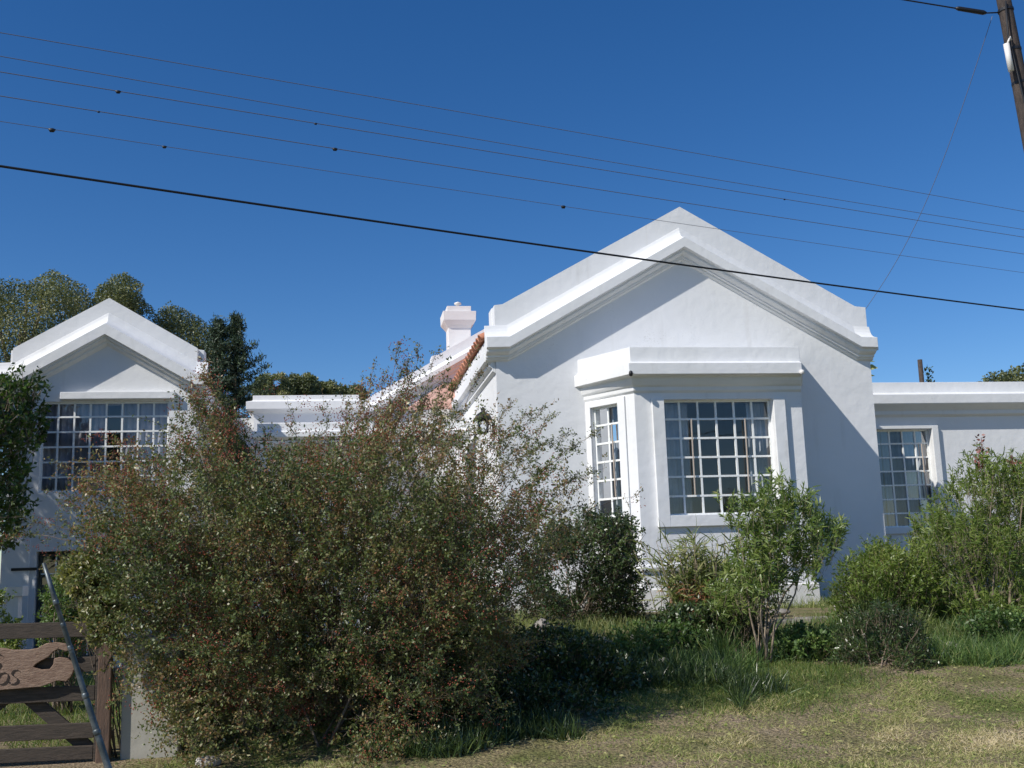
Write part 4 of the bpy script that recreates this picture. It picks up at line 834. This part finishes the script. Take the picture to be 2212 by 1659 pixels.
# ------------------------------------------------------------------ utility pole and wires
up_ = empty('utility_pole', (10.75, 14, .5), 'leaning dark wooden utility pole at the top right edge', 'utility pole')
mb = MB(); mb.tube([(11.0, 14, .2), (10.44, 14, 7.6), (10.27, 14, 9.9), (10.16, 14, 11.2)], [.15, .12, .105, .098], 14); mb.build('shaft', POLEW, up_, True)
mb = MB(); mb.tube([(10.14, 13.86, 8.78), (10.11, 13.86, 9.22)], [.045, .045], 10); mb.tube([(10.12, 13.84, 9.22), (10.19, 13.86, 9.34), (10.22, 13.88, 9.30)], [.016, .016, .016], 6); mb.build('fuse_box', PORCEL, up_, True)
mb = MB(); mb.tube([(10.20, 13.88, 9.95), (10.16, 13.86, 9.4), (10.30, 13.86, 8.3), (10.44, 13.86, 7.0)], .014, 6); mb.build('down_cable', CABLE, up_, True)
for z_ in (9.86, 9.2, 8.65):
    mb = MB(); xx = 10.27+(9.9-z_)*.075; mb.tube([(xx, 14, z_-.02), (xx-.002, 14, z_+.02)], [.118, .118], 14); mb.build('band', BLACK, up_)
dc = empty('service_cable', (9.9, 14, 9.8), 'short dark cable with a black tension clamp reaching the utility pole at the top', 'cable')
mb = MB(); mb.tube([(7.9, 14, 10.05), (8.55, 14, 9.95), (9.45, 14, 9.85), (9.93, 14, 9.80), (10.15, 14, 9.82)], .011, 6); mb.build('cable', CABLE, dc, True)
mb = MB(); mb.tube([(9.42, 14, 9.855), (9.47, 14, 9.85), (9.88, 14, 9.805), (9.93, 14, 9.80)], [.015, .035, .038, .02], 10); mb.build('tension_clamp', BLACK, dc, True)
WG = 'overhead wires along the street'
def wire(label, pts, r, m, knots=()):
    P = [Vector((p[0]*.6, p[1]*.6, 1.6+(p[2]-1.6)*.6)) for p in pts]; r *= .6; knots = [(k[0]*.6, k[1]*.42) for k in knots]; a, b_ = P[0], P[-1]; Q = []
    d0 = P[1]-P[0]; d1 = P[-1]-P[-2]; full = [P[0]-d0.normalized()*3.0] + P + [P[-1]+d1.normalized()*3.0]
    X = [p.x for p in full]; co = [np.polyfit(X, [p[j] for p in full], 2 if len(full) < 6 else 2) for j in (1, 2)]
    for x in np.linspace(X[0], X[-1], 40): Q.append((x, np.polyval(co[0], x), np.polyval(co[1], x)))
    r *= .6 if m is WIRE else 1
    o = empty('overhead_wire', Q[20], label, 'wire', WG); mb = MB(); mb.tube(Q, r, 6); mb.build('cable', m, o, True)
    for (x, s_) in knots:
        c = Vector((x, np.polyval(co[0], x), np.polyval(co[1], x))); mb = MB(); mb.tube([c-Vector((s_, s_*.38, 0))*1.2, c-Vector((s_, 0, 0))*.5+Vector((0, 0, -s_*.4)), c+Vector((s_, 0, 0))*.5+Vector((0, 0, -s_*.4)), c+Vector((s_, s_*.38, 0))*1.2], [s_*.3, s_*.9, s_*.9, s_*.3], 8)
        mb.build('splice', BLACK, o, True)
wire('topmost thin overhead wire crossing the sky', [(-3.88, 12.21, 7.84), (2.47, 14.66, 8.06), (13.86, 19.06, 8.38)], .0075, WIRE)
wire('second thin overhead wire from the top', [(-3.86, 12.21, 7.56), (2.45, 14.65, 7.66), (13.8, 19.04, 8.01)], .0075, WIRE)
wire('third thin overhead wire from the top, carrying two small splices at the left', [(-3.86, 12.21, 7.36), (-.32, 13.58, 7.44), (2.45, 14.65, 7.52), (13.77, 19.02, 7.83)], .0085, WIRE, ((-2.65, .035), (-.32, .024), (7.57, .022)))
wire('fourth thin overhead wire from the top, with a dark splice left of the middle', [(-3.84, 12.22, 7.07), (-.07, 13.68, 7.13), (5.68, 15.9, 7.27), (13.71, 19.0, 7.47)], .0085, WIRE, ((-.07, .038), (-2.85, .02)))
wire('lowest thin overhead wire just above the thick black cable, with three dark splices', [(-3.83, 12.22, 6.77), (3.3, 14.98, 6.85), (13.64, 18.97, 7.07)], .006, WIRE, ((-3.32, .042), (-2.13, .03), (3.3, .04)))
wire('thick black overhead cable, lowest of all, crossing in front of the gable', [(-3.81, 12.23, 6.24), (-.22, 13.62, 6.21), (3.92, 15.22, 6.19), (13.51, 18.92, 6.29)], .015, CABLE)
gy = empty('service_wire', (10.3, 17, 8), 'faint thin wire from the utility pole down to the right eave of the gable', 'wire')
Q = [Vector((10.03, 14, 9.75)).lerp(Vector((9.86, 18.6, 6.1)), t)+Vector((0, 0, -.5*math.sin(math.pi*t))) for t in np.linspace(0, 1, 24)]
mb = MB(); mb.tube(Q, .005, 5); mb.build('cable', WIRE, gy, True)
